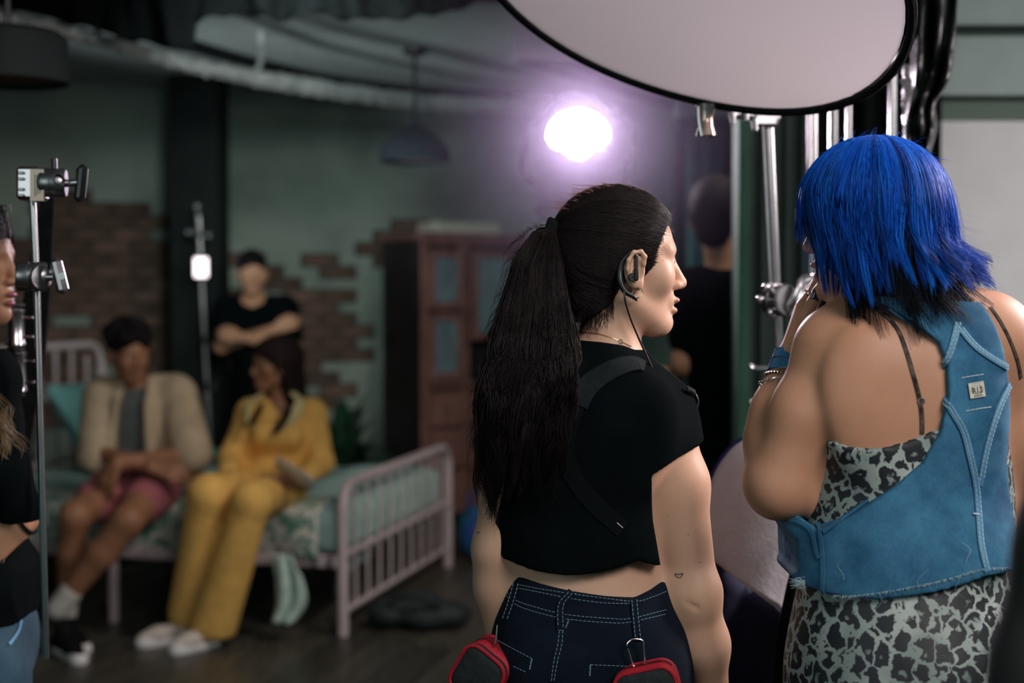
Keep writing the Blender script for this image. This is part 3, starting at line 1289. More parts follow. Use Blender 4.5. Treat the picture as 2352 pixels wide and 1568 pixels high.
# lower knuckle
b = MB()
grip_head(b, P(72, 635, dC - .03), RT * .9 + FW * .3, .0265, .054)
b.build('knuckle', M['steel'], root)
b = MB()
b.lathe(P(92, 637, dC - .045), RT * .8 - FW * .6, [(.001, 0), (.021, 0), (.021, .006), (.001, .006)], 24)
b.build('washer', M['chrome'], root)
b = MB()
b.tube([P(92, 636, dC - .04), P(124, 636, dC - .04)], .0075, 12)
b.build('knob_shaft', M['steel'], root)
b = MB()
b.box(P(136, 634, dC - .045), (.022, .020, .066), np.stack([nrm(RT + UP * .25), FW, nrm(UP - RT * .25)]), .008)
b.lathe(P(143, 634, dC - .056), -FW, [(.001, 0), (.006, 0), (.006, .003), (.001, .003)], 14)
b.build('tee_handle', M['steel'], root)

# --- thick silver stand behind it
dS = 2.85
top, base = P(22, 640, dS), floor_under(P(60, 1150, dS), (.02, 0))
root = stand('light_stand', 'thick silver light stand with ringed risers behind the slim grip arm', top, base, .0085, collars=(.34,))
for (y0, y1, xx) in ((708, 796, 37), (806, 902, 41)):
    b = MB()
    c0, c1 = P(xx - 2, y1, dS), P(xx - 2 - 1, y0, dS)
    L = np.linalg.norm(c1 - c0)
    b.lathe(c0, c1 - c0, [(.012, 0), (.020, .002), (.020, .008), (.018, .012), (.018, L - .012), (.020, L - .008), (.020, L - .002), (.012, L)], 24)
    s_ = b.build('sleeve', M['chrome'], root)
    for yy in (.25, .75):
        b = MB()
        c = c0 + (c1 - c0) * yy
        b.tube([c + RT * .018, c + RT * .034], .0035, 8)
        b.ball(c + RT * .036, .005, 10)
        b.build('set_screw', M['chrome'], s_)
for yy in (700, 801, 906):
    b = MB()
    b.lathe(P(36, yy + 4, dS), UP, [(.010, 0), (.0185, .001), (.0185, .006), (.010, .007)], 20)
    b.build('rubber_ring', M['black_plastic'], root)

# --- black flag behind
b = MB()
poly = [P(92, 455, 3.0), P(124, 448, 3.0), P(116, 640, 3.0), P(100, 830, 3.0), P(74, 985, 3.0), P(58, 1090, 3.0), P(30, 1090, 3.0), P(40, 760, 3.0)]
b.prism(poly, FW * .012)
tag(b.build('black_flag', M['black_cloth'], smooth=False), 'narrow black cloth flag hanging behind the grip arm', 'flag')

# --- lamp on a stand before the pillar
dT = 8.15
top, base = P(455, 468, dT), floor_under(P(482, 1000, dT), (.02, 0))
root = stand('light_stand', 'slim dark stand with a small white lit panel in front of the black pillar', top, base, .016, mats='steel', collars=(.46, .60))
b = MB()
c = P(463, 614, dT - .06)
b.box(c, (.088, .03, .125), None, .014)
b.build('panel_case', M['black_plastic'], root)
b = MB()
b.box(c - [0, .016, 0], (.074, .006, .108), None, .004)
b.build('lit_panel', mat('lit_panel', (.9, .8, .85), .5, emit=(1, .86, .92), estr=3.0), root)
for (x_, y_, r_) in ((453, 474, .024), (480, 541, .02), (433, 533, .018), (455, 490, .018)):
    b = MB()
    b.ball(P(x_, y_, dT - .03), r_, 12)
    b.build('stand_knob', M['chrome'], root)
b = MB()
b.tube([P(433, 533, dT - .03), P(480, 541, dT - .03)], .012, 8)
b.build('cross_pin', M['steel'], root)

# --- chrome stands under the reflector
d1 = 3.0
top, base = P(1766, 275, d1), floor_under(P(1800, 860, d1), (.05, 0))
root = stand('light_stand', 'tilted chrome grip stand with a big knuckle beside the raised hand', top, base, .0105, collars=(.40,))
b = MB()
b.tube([P(1752, 290, d1 - .02), P(1760, 440, d1 - .02), P(1772, 700, d1 - .02)], .0035, 8)
b.build('thin_rod', M['steel'], root)
b = MB()
b.box(P(1757, 277, d1 - .01), (.052, .03, .028), np.stack([RT, FW, UP]), .006)
b.tube([P(1690, 262, d1), P(1790, 272, d1)], .011, 12)
b.build('top_clamp', M['steel'], root)
for x_, y_ in ((1682, 272), (1712, 265), (1733, 288)):
    b = MB()
    b.tube([P(x_, y_ - 14, d1 - .02), P(x_ + 2, y_ + 12, d1 - .02)], np.array([.008, .006]), 10)
    b.build('clamp_screw', M['chrome'], root)
b = MB()
grip_head(b, P(1790, 690, d1 - .05), RT * .55 - FW * .8, .034, .05)
b.build('knuckle', M['steel'], root)
b = MB()
jw = smooth_path([P(1868, 628, d1 - .06), P(1838, 640, d1 - .07), P(1826, 672, d1 - .08), P(1812, 700, d1 - .08), P(1806, 722, d1 - .07)], 14)
G = []
for t_ in np.linspace(0, 1, 6):
    off = RT * (.048 * t_) - UP * (.018 * t_) + FW * .03 * math.sin(t_ * 3.1)
    G.append(jw + off)
sh = sheet('jaw', G, M['chrome'], root, solid=.008)
for x_, y_ in ((1763, 660), (1750, 688), (1772, 718)):
    b = MB()
    b.tube([P(x_ + 10, y_, d1 - .04), P(x_ - 4, y_, d1 - .07)], np.array([.010, .009]), 12)
    b.ball(P(x_ - 4, y_, d1 - .07), .0095, 10)
    b.build('knuckle_knob', M['chrome'], root)
for y_ in (842, 925):
    b = MB()
    b.tube(smooth_path([P(1722, y_ - 5, d1 - .03), P(1735, y_ + 4, d1 - .03), P(1790, y_ + 3, d1)], 8), .006, 8)
    b.build('lever', M['chrome'], root)

for k, (xa_, ya_, xb_, yb_, dd, rr, lab) in enumerate((
        (1869, 262, 1876, 700, 3.25, .0095, 'chrome stand pole rising straight behind the wrist with the blue bracelet'),
        (1915, 255, 1917, 500, 3.5, .0110, 'wide dull stand pole just above the blue fringe of hair'),
        (1951, 245, 1948, 500, 3.35, .0070, 'thin chrome pole above the crown of the blue hair'),
        (2052, 190, 2050, 500, 3.6, .0100, 'chrome pole partly wrapped under the disc edge, beside the plastic'))):
    tp = P(xa_, ya_ - 130, dd)
    stand('light_stand', lab, tp, floor_under(P(xb_, yb_, dd)), rr, group=None, collars=(.36,))
b = MB()
b.tube([P(1858, 150, 3.22), P(1862, 640, 3.22)], .0055, 10)
tag(b.build('thin_rod', M['chrome']), 'thin shiny rod running close beside the straight chrome pole', 'rod')

# --- hanging spring clamp
b = MB()
cl = empty('spring_clamp', P(1622, 312, 2.75), 'small shiny metal clamp hanging from the rim of the big white disc', 'clamp')
b.lathe(P(1622, 312, 2.75), UP, [(.020, 0), (.019, .004), (.014, .022), (.013, .034), (.017, .050), (.019, .06), (.001, .061)], 20)
b.build('clamp_cup', mat('brass_steel', (.55, .45, .38), .25, 1.0, var=.2, vscale=40), cl)
b = MB()
b.tube(smooth_path([P(1604, 245, 2.73), P(1606, 280, 2.73), P(1612, 312, 2.73)], 8), .0035, 8)
b.build('clamp_arm', M['chrome'], cl)

# ================================================================== big round reflector
dR = 2.42
dc = P(1552, -53, dR)
maj = nrm(RT * math.cos(.3934) - UP * math.sin(.3934))
mnr = nrm(-RT * math.sin(.3934) - UP * math.cos(.3934))
tl = 1.2735
Nn = nrm(-FW * math.cos(tl) + mnr * math.sin(tl))
mn3 = nrm(mnr * math.cos(tl) + FW * math.sin(tl))
Rr = .403
root = empty('reflector_disc', dc, 'big white round reflector disc with a black rim held overhead', 'reflector')
V, F = [dc + Nn * 0], []
nr, na = 14, 72
for i in range(1, nr + 1):
    for j in range(na):
        a = 2 * math.pi * j / na
        rr = Rr * .972 * i / nr
        wob = .006 * math.sin(3 * a + 1) * (i / nr) ** 2
        V.append(dc + (maj * math.cos(a) + mn3 * math.sin(a)) * rr + Nn * wob)
for j in range(na):
    F.append((0, 1 + j, 1 + (j + 1) % na))
for i in range(nr - 1):
    for j in range(na):
        F.append((1 + i * na + j, 1 + (i + 1) * na + j, 1 + (i + 1) * na + (j + 1) % na, 1 + i * na + (j + 1) % na))
fm = bpy.data.materials.new('diffusion_fabric')
fm.use_nodes = True
nt = fm.node_tree
nt.nodes.remove(nt.nodes['Principled BSDF'])
df, tr, ms = nt.nodes.new('ShaderNodeBsdfDiffuse'), nt.nodes.new('ShaderNodeBsdfTranslucent'), nt.nodes.new('ShaderNodeMixShader')
df.inputs[0].default_value = (.86, .83, .85, 1)
tr.inputs[0].default_value = (.86, .80, .83, 1)
ms.inputs[0].default_value = .26
nt.links.new(df.outputs[0], ms.inputs[1])
nt.links.new(tr.outputs[0], ms.inputs[2])
nt.links.new(ms.outputs[0], nt.nodes['Material Output'].inputs[0])
fab = mk('white_fabric', V, F, fm, root, True)
b = MB()
ring = [dc + (maj * math.cos(a) + mn3 * math.sin(a)) * Rr + Nn * .006 * math.sin(3 * a + 1) for a in np.linspace(0, 2 * math.pi, 97)]
b.tube(ring, .0085, 8, cap=False)
b.build('rim', M['black_cloth'], root)

# ================================================================== lower reflector, leaning behind the two women
dq = 2.62
root = empty('leaning_reflector', floor_under(P(1740, 1300, dq)), 'leaning white reflector panel with a navy lower pocket between the two women', 'reflector')


def curved(poly, name, m, dd, th=.004, bow=.10):
    G = []
    (tl_, tr_, br_, bl_) = poly
    for t in np.linspace(0, 1, 14):
        L_ = np.array(tl_) * (1 - t) + np.array(bl_) * t
        R_ = np.array(tr_) * (1 - t) + np.array(br_) * t
        row = []
        for s in np.linspace(0, 1, 14):
            q = L_ * (1 - s) + R_ * s
            row.append(P(q[0], q[1], dd + bow * (s - .5) ** 2 + .05 * t))
        G.append(row)
    return sheet(name, G, m, root, th)


# white sheet: outline with a rounded top-left edge
out = smooth_path([(1830, 965), (1708, 1008), (1660, 1052), (1632, 1106), (1612, 1180), (1612, 1262), (1640, 1290)], 24)
inn = np.array([np.interp(np.linspace(0, 1, 24), [0, 1], [1900, 1800]), np.interp(np.linspace(0, 1, 24), [0, .55, 1], [965, 1240, 1408])]).T
inn = smooth_path([(1905, 960), (1895, 1100), (1868, 1200), (1840, 1262), (1818, 1340), (1797, 1406)], 24)
G = []
for i in range(24):
    G.append([P(*(out[i] * (1 - s) + inn[i] * s), dq + .10 * (s - .5) ** 2) for s in np.linspace(0, 1, 16)])
sheet('white_sheet', G, mat('reflector_cloth', (0.84, 0.82, 0.88), .6, var=.05, vscale=20, bump=.1, bscale=120), root, .003)
b = MB()
ed = np.array([P(q[0] - 3, q[1], dq + .026) for q in out])
b.tube(ed, .004, 8)
b.build('blue_edge', mat('violet_edge', (0.012, 0.010, 0.14), .5), root)
G = []
bl = smooth_path([(1616, 1262), (1640, 1290), (1720, 1348), (1797, 1406), (1830, 1430)], 20)
for t in np.linspace(0, 1, 12):
    G.append([P(q[0] - 18 * t + (20 - i) * -2 * t, q[1] * (1 - t) + 1760 * t, dq + .03 + .05 * math.sin(t * 2) + .02 * math.sin(i * .8)) for i, q in enumerate(bl)])
sheet('navy_pocket', G, mat('navy_cloth', (0.010, 0.012, 0.040), .8, var=.2), root, .004)
b = MB()
b.tube(smooth_path([P(1872, 1190, dq - .01), P(1850, 1250, dq - .01), P(1826, 1330, dq - .01), P(1806, 1430, dq - .01), P(1790, 1580, dq), P(1776, 1760, dq)], 30), .013, 10, flat=.6)
b.build('rim', M['black_cloth'], root)
# chrome stand behind it
stand('light_stand', 'chrome stand glimpsed behind the leaning panel beside the frayed vest hem', P(1856, 900, 3.05), floor_under(P(1862, 1300, 3.05)), .0105, collars=(.42,))
b = MB()
b.box(P(1828, 1385, 3.0), (.045, .012, .085), None, .004)
tag(b.build('clip_board', mat('grey_plate', (.30, .33, .34), .5, var=.1)), 'small grey metal plate behind the leaning panel near the vest hem', 'plate')

# ================================================================== black curtain + plastic on the right
G = []
for j in range(12):
    t = j / 11
    G.append([np.array([xw(x, 4.35), 4.35 + .05 * math.sin(x * .11) + .015 * math.sin(x * .31 + t * 2), .02 + t * 2.34]) for x in np.linspace(1846, 2150, 80)])
tag(sheet('stage_curtain', G, M['black_cloth'], solid=.006), 'black stage curtain hanging in folds behind the chrome stands', 'curtain')

G = []
L_ = smooth_path([(2098, -60), (2096, 60), (2092, 160), (2085, 230), (2078, 300), (2085, 350)], 30)
R_ = smooth_path([(2200, -60), (2197, 40), (2188, 130), (2176, 190), (2148, 238), (2152, 290), (2136, 352)], 30)
for i in range(30):
    row = []
    for s in np.linspace(0, 1, 26):
        q = L_[i] * (1 - s) + R_[i] * s
        row.append(P(q[0], q[1], 3.05 + .030 * math.sin(s * 17 + i * .12) + .02 * math.sin(s * 9 - i * .3) + .012 * math.sin(i * .9 + s * 5)))
    G.append(row)
tag(sheet('plastic_sheeting', G, M['bag_plastic'], solid=.004), 'glossy black plastic sheeting bunched above the blue-haired woman', 'sheeting')
V, F = tube(smooth_path([P(2093, 150, 3.1), P(2090, 240, 3.1), P(2092, 330, 3.1), P(2090, 420, 3.1)], 30), .016, 10)
V = np.array(V) + RNG.normal(0, .003, (len(V), 3))
tag(mk('foil_roll', V, F, M['foil'], None), 'crumpled silver wrap hanging below the black plastic', 'wrap')

# teal curtain strips in the dark doorway
G = []
for j in range(8):
    t = j / 7
    G.append([np.array([xw(x, 6.3), 6.3 + .05 * math.sin(x * .17), .02 + t * 2.12]) for x in np.linspace(1572, 1650, 30)])
tag(sheet('teal_curtain', G, mat('teal_cloth', (0.10, 0.27, 0.31), .85, var=.15), solid=.006), 'narrow teal curtain hanging in the dark doorway', 'curtain')

# ================================================================== iron bed
FF = np.array([-0.706, 5.90, 0])          # foot post, near
FRr = np.array([-0.335, 7.40, 0])         # foot post, far
fv = FRr - FF
BW = np.linalg.norm(fv)
fu = fv / BW
lu = np.array([-fu[1], fu[0], 0])         # towards the headboard
BL = 2.0
HF, HR = FF + lu * BL, FRr + lu * BL
Z = np.array([0, 0, 1.0])
bed = empty('iron_bed', FF, 'white iron bed with a spindled footboard and mint sheets', 'bed')


def bend_frame(p0, p1, h, rad, z0=0.0):
    u = nrm(p1 - p0)
    pts = [p0 + Z * z0, p0 + Z * (h - rad)]
    for a in np.linspace(0, math.pi / 2, 7)[1:]:
        pts.append(p0 + Z * (h - rad) + u * rad * (1 - math.cos(a)) + Z * rad * math.sin(a))
    for a in np.linspace(math.pi / 2, 0, 7):
        pts.append(p1 + Z * (h - rad) - u * rad * (1 - math.cos(a)) + Z * rad * math.sin(a))
    pts.append(p1 + Z * z0)
    return pts


b = MB()
b.tube(bend_frame(FF, FRr, .632, .11), .0235, 12)
fb = b.build('footboard', M['white_iron'], bed)
for z, r in ((.10, .014), (.335, .016)):
    b = MB()
    b.tube([FF + Z * z, FRr + Z * z], r, 10)
    b.build('foot_rail', M['white_iron'], fb)
for k in range(1, 10):
    q = FF + fu * BW * (k / 10)
    b = MB()
    hh = .632 - (.04 if k in (1, 9) else .01)
    b.tube([q + Z * .10, q + Z * hh], .0075, 8)
    b.build('spindle', M['white_iron'], fb)
b = MB()
b.tube(bend_frame(HF, HR, 1.15, .14), .0235, 12)
hb = b.build('headboard', M['white_iron'], bed)
for z, r in ((.335, .016), (.55, .012)):
    b = MB()
    b.tube([HF + Z * z, HR + Z * z], r, 10)
    b.build('head_rail', M['white_iron'], hb)
for k in range(1, 10):
    q = HF + fu * BW * (k / 10)
    b = MB()
    b.tube([q + Z * .335, q + Z * (1.15 - (.06 if k in (1, 9) else .01))], .0095, 8)
    b.build('spindle', M['white_iron'], hb)
for p0, p1 in ((FF, HF), (FRr, HR)):
    b = MB()
    b.box((p0 + p1) / 2 + Z * .31, (BL, .03, .050), np.stack([lu, fu, Z]), .006)
    b.build('side_rail', M['white_iron'], bed)
for p in (FF + lu * 1.06, FRr + lu * 1.06):
    b = MB()
    b.tube([p, p + Z * .30], .0215, 12)
    b.build('leg', M['white_iron'], bed)
for s in (.05, .12):
    b = MB()
    b.box(FF + lu * s + Z * .312 - fu * .02, (.02, .012, .05), np.stack([lu, fu, Z]), .004)
    b.build('bracket', M['steel'], bed)
# mattress under a mint sheet, soft edges
f = Fld()
c = (FF + FRr + HF + HR) / 4
mM = np.stack([lu, fu, Z])


def rbox(D0, xs, ys, zs, c, hs, M3, rad):
    X, Y, Zz = np.meshgrid(xs, ys, zs, indexing='ij')
    p = np.stack([X - c[0], Y - c[1], Zz - c[2]], -1) @ M3.T
    q = np.abs(p) - (np.array(hs) - rad)
    return np.linalg.norm(np.maximum(q, 0), axis=-1) + np.minimum(q.max(-1), 0) - rad, p


def mattress_field(D, xs, ys, zs):
    d, p = rbox(D, xs, ys, zs, c + Z * .425, (.985, BW / 2 - .035, .095), mM, .05)
    return d.astype(np.float32) - .006 * np.sin(p[..., 0] * 9 + p[..., 1] * 4) * (p[..., 2] > 0)


lo = np.minimum.reduce([FF, FRr, HF, HR]) - .1
hi = np.maximum.reduce([FF, FRr, HF, HR]) + .1
xs, ys, zs = axis_pts(lo[0], hi[0], .025), axis_pts(lo[1], hi[1], .025), axis_pts(.30, .56, .015)
V, F = surface_nets(xs, ys, zs, mattress_field(None, xs, ys, zs))
mk('mattress', V, F, M['mint'], bed, True)


def hang(p0, p1, out, zt, zb, amp, n=60, m=14, ins=.35, ph=0.0, hem=.03):
    """cloth over an edge: lies on the top, turns over the edge p0-p1 and hangs to zb"""
    G = []
    for j in range(m):
        t = j / (m - 1)
        row = []
        for i in range(n):
            s = i / (n - 1)
            q = p0 * (1 - s) + p1 * s
            fold = math.sin(s * 23 + ph) * .6 + math.sin(s * 41 + 2 * ph) * .4
            if t < .35:
                w = (t / .35)
                row.append(q - out * ins * (1 - w) + Z * (zt + .012 + .008 * fold * (1 - w)) + out * .015 * w)
            else:
                w = (t - .35) / .65
                zbot = (zb(s) if callable(zb) else zb) + hem * math.sin(s * 9 + ph)
                row.append(q + out * (.03 + amp * fold * w + .02 * math.sin(w * 3)) + Z * (zt * (1 - w) + zbot * w))
        G.append(row)
    return G


zt = .525
G = hang(FF + fu * .03 + lu * .10, FF + fu * .03 + lu * 1.9, -fu, zt, .315, .032, ins=.20, ph=.4, hem=.012)
tag(sheet('palm_bedspread', G, M['palm'], None, .008), 'palm-leaf printed bedspread hanging over the front edge of the bed', 'bedspread')
G = hang(FF + fu * .06 + lu * .04, FF + fu * (BW - .12) + lu * .04, -lu, zt, lambda s: .14 + .28 * min(1, s * 1.4), .010, ins=.42, ph=1.3)
for j, row in enumerate(G):          # hangs inside the footboard
    for i in range(len(row)):
        row[i] = row[i] + lu * .055 * (1 if j > 4 else 0)
tag(sheet('mint_blanket', G, M['mint'], None, .008), 'mint blanket tucked down behind the footboard spindles', 'blanket')
# end of a sheet trailing to the floor in front of the bed
G = []
cL = smooth_path([P(628, 1275, 5.86), P(632, 1330, 5.84), P(636, 1390, 5.83), P(628, 1428, 5.82)], 16)
cR = smooth_path([P(672, 1275, 5.86), P(694, 1330, 5.84), P(700, 1385, 5.84), P(672, 1432, 5.82)], 16)
for i in range(16):
    G.append([cL[i] * (1 - s) + cR[i] * s + np.array([0, .025 * math.sin(s * 11 + i * .2), 0]) for s in np.linspace(0, 1, 14)])
G = np.array(G)
G[..., 2] = np.maximum(G[..., 2], .012)
tag(sheet('trailing_sheet', G, mat('pale_mint', (.50, .66, .60), .85, var=.15, vscale=20), None, .02), 'pale mint sheet end trailing to the floor beneath the bed rail', 'sheet')


def pillow(name, label, c, ax, hs, m, tilt=0.0):
    A = np.asarray(ax)
    V, F = [], []
    n, k = 22, 16
    for sgn in (1, -1):
        for i in range(n + 1):
            for j in range(k + 1):
                u, v = -1 + 2 * i / n, -1 + 2 * j / k
                t = (max(0, (1 - abs(u) ** 2.4)) * max(0, (1 - abs(v) ** 2.4))) ** .5
                t += .04 * math.sin(u * 7 + v * 4) * t
                e = 1 - .07 * (1 - abs(u)) * abs(v) - .07 * (1 - abs(v)) * abs(u)
                V.append(np.asarray(c) + A[0] * u * hs[0] * e + A[1] * v * hs[1] * e + A[2] * sgn * t * hs[2])
    for s_ in (0, 1):
        o0 = s_ * (n + 1) * (k + 1)
        for i in range(n):
            for j in range(k):
                q = (o0 + i * (k + 1) + j, o0 + (i + 1) * (k + 1) + j, o0 + (i + 1) * (k + 1) + j + 1, o0 + i * (k + 1) + j + 1)
                F.append(q if s_ == 0 else q[::-1])
    return tag(mk(name, V, F, m, None, True), label, 'pillow')


th = 1.0
pu = nrm(lu * math.cos(th) + Z * math.sin(th))
pn = nrm(np.cross(fu, pu))
pillow('pillow', 'turquoise pillow propped against the white headboard', HR + (HF - HR) * .28 - lu * .27 + Z * .76, np.stack([fu, pu, pn]), (.34, .25, .11), M['turquoise'])
th = .12
pu = nrm(lu * math.cos(th) + Z * math.sin(th))
pn = nrm(np.cross(fu, pu))
pillow('pillow', 'darker green pillow lying flat in front of the propped turquoise pillow', HR + (HF - HR) * .30 - lu * .62 + Z * .60, np.stack([fu, pu, pn]), (.32, .20, .085), mat('sea_green', (.05, .24, .20), .85, var=.3))

# ================================================================== cabinet
cu = nrm([.40, .28, 0])                # along the front
cn = np.array([cu[1], -cu[0], 0])      # out of the front
C0 = np.array([xw(967, 8.5), 8.5, 0])  # front left foot
CWd, CD, CH = 1.06, .46, 1.79
cab = empty('cabinet', C0, 'reddish wooden display cabinet with glass doors against the back wall', 'cabinet')
ax = np.stack([cu, -cn, Z])


def cbox(u0, u1, z0, z1, d0, d1, name, m, parent, bev=.004):
    """u along the front, d depth behind the front plane (negative = proud)"""
    b = MB()
    b.box(C0 + cu * (u0 + u1) / 2 - cn * (d0 + d1) / 2 + Z * (z0 + z1) / 2, (u1 - u0, d1 - d0, z1 - z0), ax, bev)
    return b.build(name, m, parent, smooth=False)


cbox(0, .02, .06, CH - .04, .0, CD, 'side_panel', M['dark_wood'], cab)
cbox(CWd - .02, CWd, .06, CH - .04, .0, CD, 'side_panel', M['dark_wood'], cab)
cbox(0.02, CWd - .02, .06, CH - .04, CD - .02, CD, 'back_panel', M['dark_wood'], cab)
cbox(-.02, CWd + .02, CH - .045, CH, -.03, CD, 'cornice', M['wood'], cab, .012)
cbox(.0, CWd, CH - .075, CH - .045, -.012, .02, 'frieze', M['wood'], cab, .006)
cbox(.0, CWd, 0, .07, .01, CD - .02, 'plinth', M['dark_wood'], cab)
for z in (.60, .84, 1.25):
    cbox(.02, CWd - .02, z - .01, z + .01, .02, CD - .02, 'shelf', M['wood'], cab)
uA, uB = .32, .74
for u in (0, uA - .02, uB - .02, CWd - .04):
    cbox(u, u + .045, .07, CH - .075, -.004, .03, 'stile', M['wood'], cab)


def door(u0, u1, z0, z1, panes):
    fr = .045
    b = MB()
    for (a, b0, c_, d) in ((u0, u0 + fr, z0, z1), (u1 - fr, u1, z0, z1), (u0 + fr, u1 - fr, z0, z0 + fr), (u0 + fr, u1 - fr, z1 - fr, z1)):
        b.box(C0 + cu * (a + b0) / 2 + cn * .014 + Z * (c_ + d) / 2, (b0 - a, .024, d - c_), ax, .004)
    dd = b.build('door', M['wood'], cab, smooth=False)
    b = MB()
    for k in range(panes):
        za, zb = z0 + fr + (z1 - z0 - 2 * fr) * k / panes, z0 + fr + (z1 - z0 - 2 * fr) * (k + 1) / panes
        b.box(C0 + cu * (u0 + u1) / 2 + cn * .006 + Z * (za + zb) / 2, (u1 - u0 - 2 * fr, .004, zb - za - .006), ax)
        b.build('pane', M['pane'], dd, smooth=False)
        b = MB()
    b = MB()
    b.ball(C0 + cu * (u1 - .022) + cn * .036 + Z * (z0 + z1) / 2, .011, 10)
    b.build('knob', M['steel'], dd)


for (u0, u1) in ((.045, uA - .025), (uB + .03, CWd - .045)):
    door(u0, u1, 1.33, 1.69, 1)
    door(u0, u1, .90, 1.31, 1)
door(uA + .035, uB - .03, 1.14, 1.69, 1)
cbox(uA + .03, uB - .025, .88, 1.10, .10, .12, 'niche_back', M['dark_wood'], cab)
cbox(.045, CWd - .045, .855, .885, -.03, .03, 'counter_edge', M['wood'], cab, .008)
for z0, z1 in ((.62, .83), (.37, .60), (.09, .35)):
    for (u0, u1) in ((.045, uA - .025), (uA + .03, uB - .025), (uB + .03, CWd - .045)):
        dr = cbox(u0, u1, z0, z1, -.022, .0, 'drawer', M['wood'], cab, .006)
        b = MB()
        b.ball(C0 + cu * (u0 + u1) / 2 + cn * .034 + Z * (z0 + z1) / 2, .013, 10)
        b.build('knob', M['steel'], dr)
# pale flat box on the cabinet
b = MB()
cc = C0 + cu * .36 - cn * .14 + Z * (CH + .034)
b.box(cc, (.46, .24, .062), ax, .006)
bx = b.build('flat_box', M['pale_card'], smooth=False)
tag(bx, 'pale flat box lying on top of the wooden cabinet', 'box')
b = MB()
b.box(cc + Z * .028, (.468, .248, .014), ax, .004)
b.build('lid', M['pale_card'], bx, smooth=False)

# ================================================================== bags and plant
f = Fld()
q = GP(955, 1440)
for dx, dy, dz, r in ((-.12, 0, .06, (.09, .09, .065)), (0, .03, .075, (.13, .10, .078)), (.13, -.02, .06, (.11, .09, .06)), (.04, -.05, .05, (.10, .07, .05)), (-.02, .04, .10, (.07, .06, .045))):
    f.ell(q + np.array([dx, dy, dz]), r, .03)
f.ell(q + np.array([0, 0, -.20]), (.5, .5, .203), .001, 's')
bag = tag(garment('duffel_bag', f, .012, mat('bag_cloth', (.012, .02, .022), .7, var=.3, vscale=15, bump=.4, bscale=25), None), 'slumped dark bag lying on the floor beside the footboard', 'bag')
b = MB()
b.tube(smooth_path([q + np.array(v) for v in ((-.12, -.06, .10), (-.06, -.10, .15), (.04, -.11, .14), (.10, -.09, .10))], 16), .010, 8, flat=.5)
b.build('strap', M['black_cloth'], bag)
f = Fld()
q = np.array([-.17, 7.55, 0])
for dx, dy, dz, r in ((0, 0, .13, (.12, .11, .13)), (.10, .05, .10, (.10, .10, .10)), (-.03, .06, .22, (.08, .07, .07))):
    f.ell(q + np.array([dx, dy, dz]), r, .04)
f.ell(q + np.array([0, 0, -.2]), (.5, .5, .203), .001, 's')
bag = tag(garment('tote_bag', f, .014, mat('blue_bag', (.02, .06, .30), .6, vscale=6, color2=(.02, .20, .24), bump=.3, bscale=20), None), 'blue and teal bag on the floor behind the far foot post', 'bag')
b = MB()
b.tube(smooth_path([q + np.array(v) for v in ((-.06, -.02, .24), (-.05, -.03, .36), (.05, 0, .36), (.06, .02, .20))], 16), .010, 8)
b.build('handle', mat('blue_strap', (.02, .05, .2), .6), bag)

pc = np.array([-1.05, 8.45, 0])
pl = empty('potted_plant', pc, 'dark leafy potted plant in the shadow between the wall and the cabinet', 'plant')
b = MB()
b.lathe(pc, Z, [(.001, 0), (.12, 0), (.15, .26), (.158, .27), (.158, .30), (.14, .30), (.13, .26), (.001, .26)], 24)
b.build('pot', M['black_paint'], pl)
leafm = mat('leaf', (.010, .045, .022), .5, var=.5, vscale=10)
for k in range(44):
    a, el = RNG.uniform(0, 6.28), RNG.uniform(.25, 1.35)
    L = RNG.uniform(.35, .70)
    dirv = np.array([math.cos(a) * math.cos(el), math.sin(a) * math.cos(el), math.sin(el)])
    if dirv[1] > .35:
        dirv[1] *= .3
    st0 = pc + Z * .27 + np.array([math.cos(a), math.sin(a), 0]) * .04
    tip = st0 + dirv * L - Z * .10
    mid = st0 + dirv * L * .55 + Z * .06
    sd_ = nrm(np.cross(dirv, Z)) * RNG.uniform(.035, .06)
    ctr = smooth_path([st0, mid, tip], 7)
    wd = [.08, .35, .8, 1, .85, .5, .02]
    G = [[ctr[i] - sd_ * wd[i], ctr[i] + Z * .008, ctr[i] + sd_ * wd[i]] for i in range(7)]
    sheet('leaf', G, leafm, pl, .002)

# ================================================================== cloth and skin
def skin_mat(name, c, c2):
    return mat(name, c, .48, var=.1, vscale=9, color2=c2, sss=.12, bump=.03, bscale=350, spec=.35)


M['skin_fair'] = skin_mat('skin_fair', (.53, .325, .220), (.60, .372, .258))
M['skin_tan'] = skin_mat('skin_tan', (.46, .235, .14), (.54, .285, .18))
M['skin_olive'] = skin_mat('skin_olive', (.46, .24, .14), (.55, .29, .18))
M['skin_brown'] = skin_mat('skin_brown', (.26, .12, .065), (.32, .155, .085))
M['tee'] = mat('black_jersey', (.0028, .0046, .0052), .95, var=.15, vscale=20, bump=.12, bscale=24, spec=.03)
M['jeans'] = mat('navy_denim', (.0026, .0062, .0135), .9, vscale=25, color2=(.0045, .0098, .020), bump=.2, bscale=500, spec=.15)
M['thread'] = mat('pale_thread', (.16, .30, .35), .8)
M['eyewhite'] = mat('eye_white', (.75, .72, .70), .2)
M['iris'] = mat('iris_dark', (.03, .018, .012), .15)
M['lip_pink'] = mat('lip_pink', (.55, .24, .22), .42)
M['lip_red'] = mat('lip_berry', (.30, .07, .08), .35)
M['brow'] = mat('brow_hair', (.035, .02, .015), .8)
M['gold'] = mat('gold', (.85, .58, .30), .2, 1.0)
M['silver'] = mat('silver', (.75, .73, .70), .22, 1.0)
M['red_trim'] = mat('red_trim', (.42, .006, .02), .6, var=.15, vscale=30, bump=.2, bscale=400)
M['pouch'] = mat('pouch_mesh', (.012, .018, .02), .8, var=.3, vscale=60, bump=.4, bscale=500)


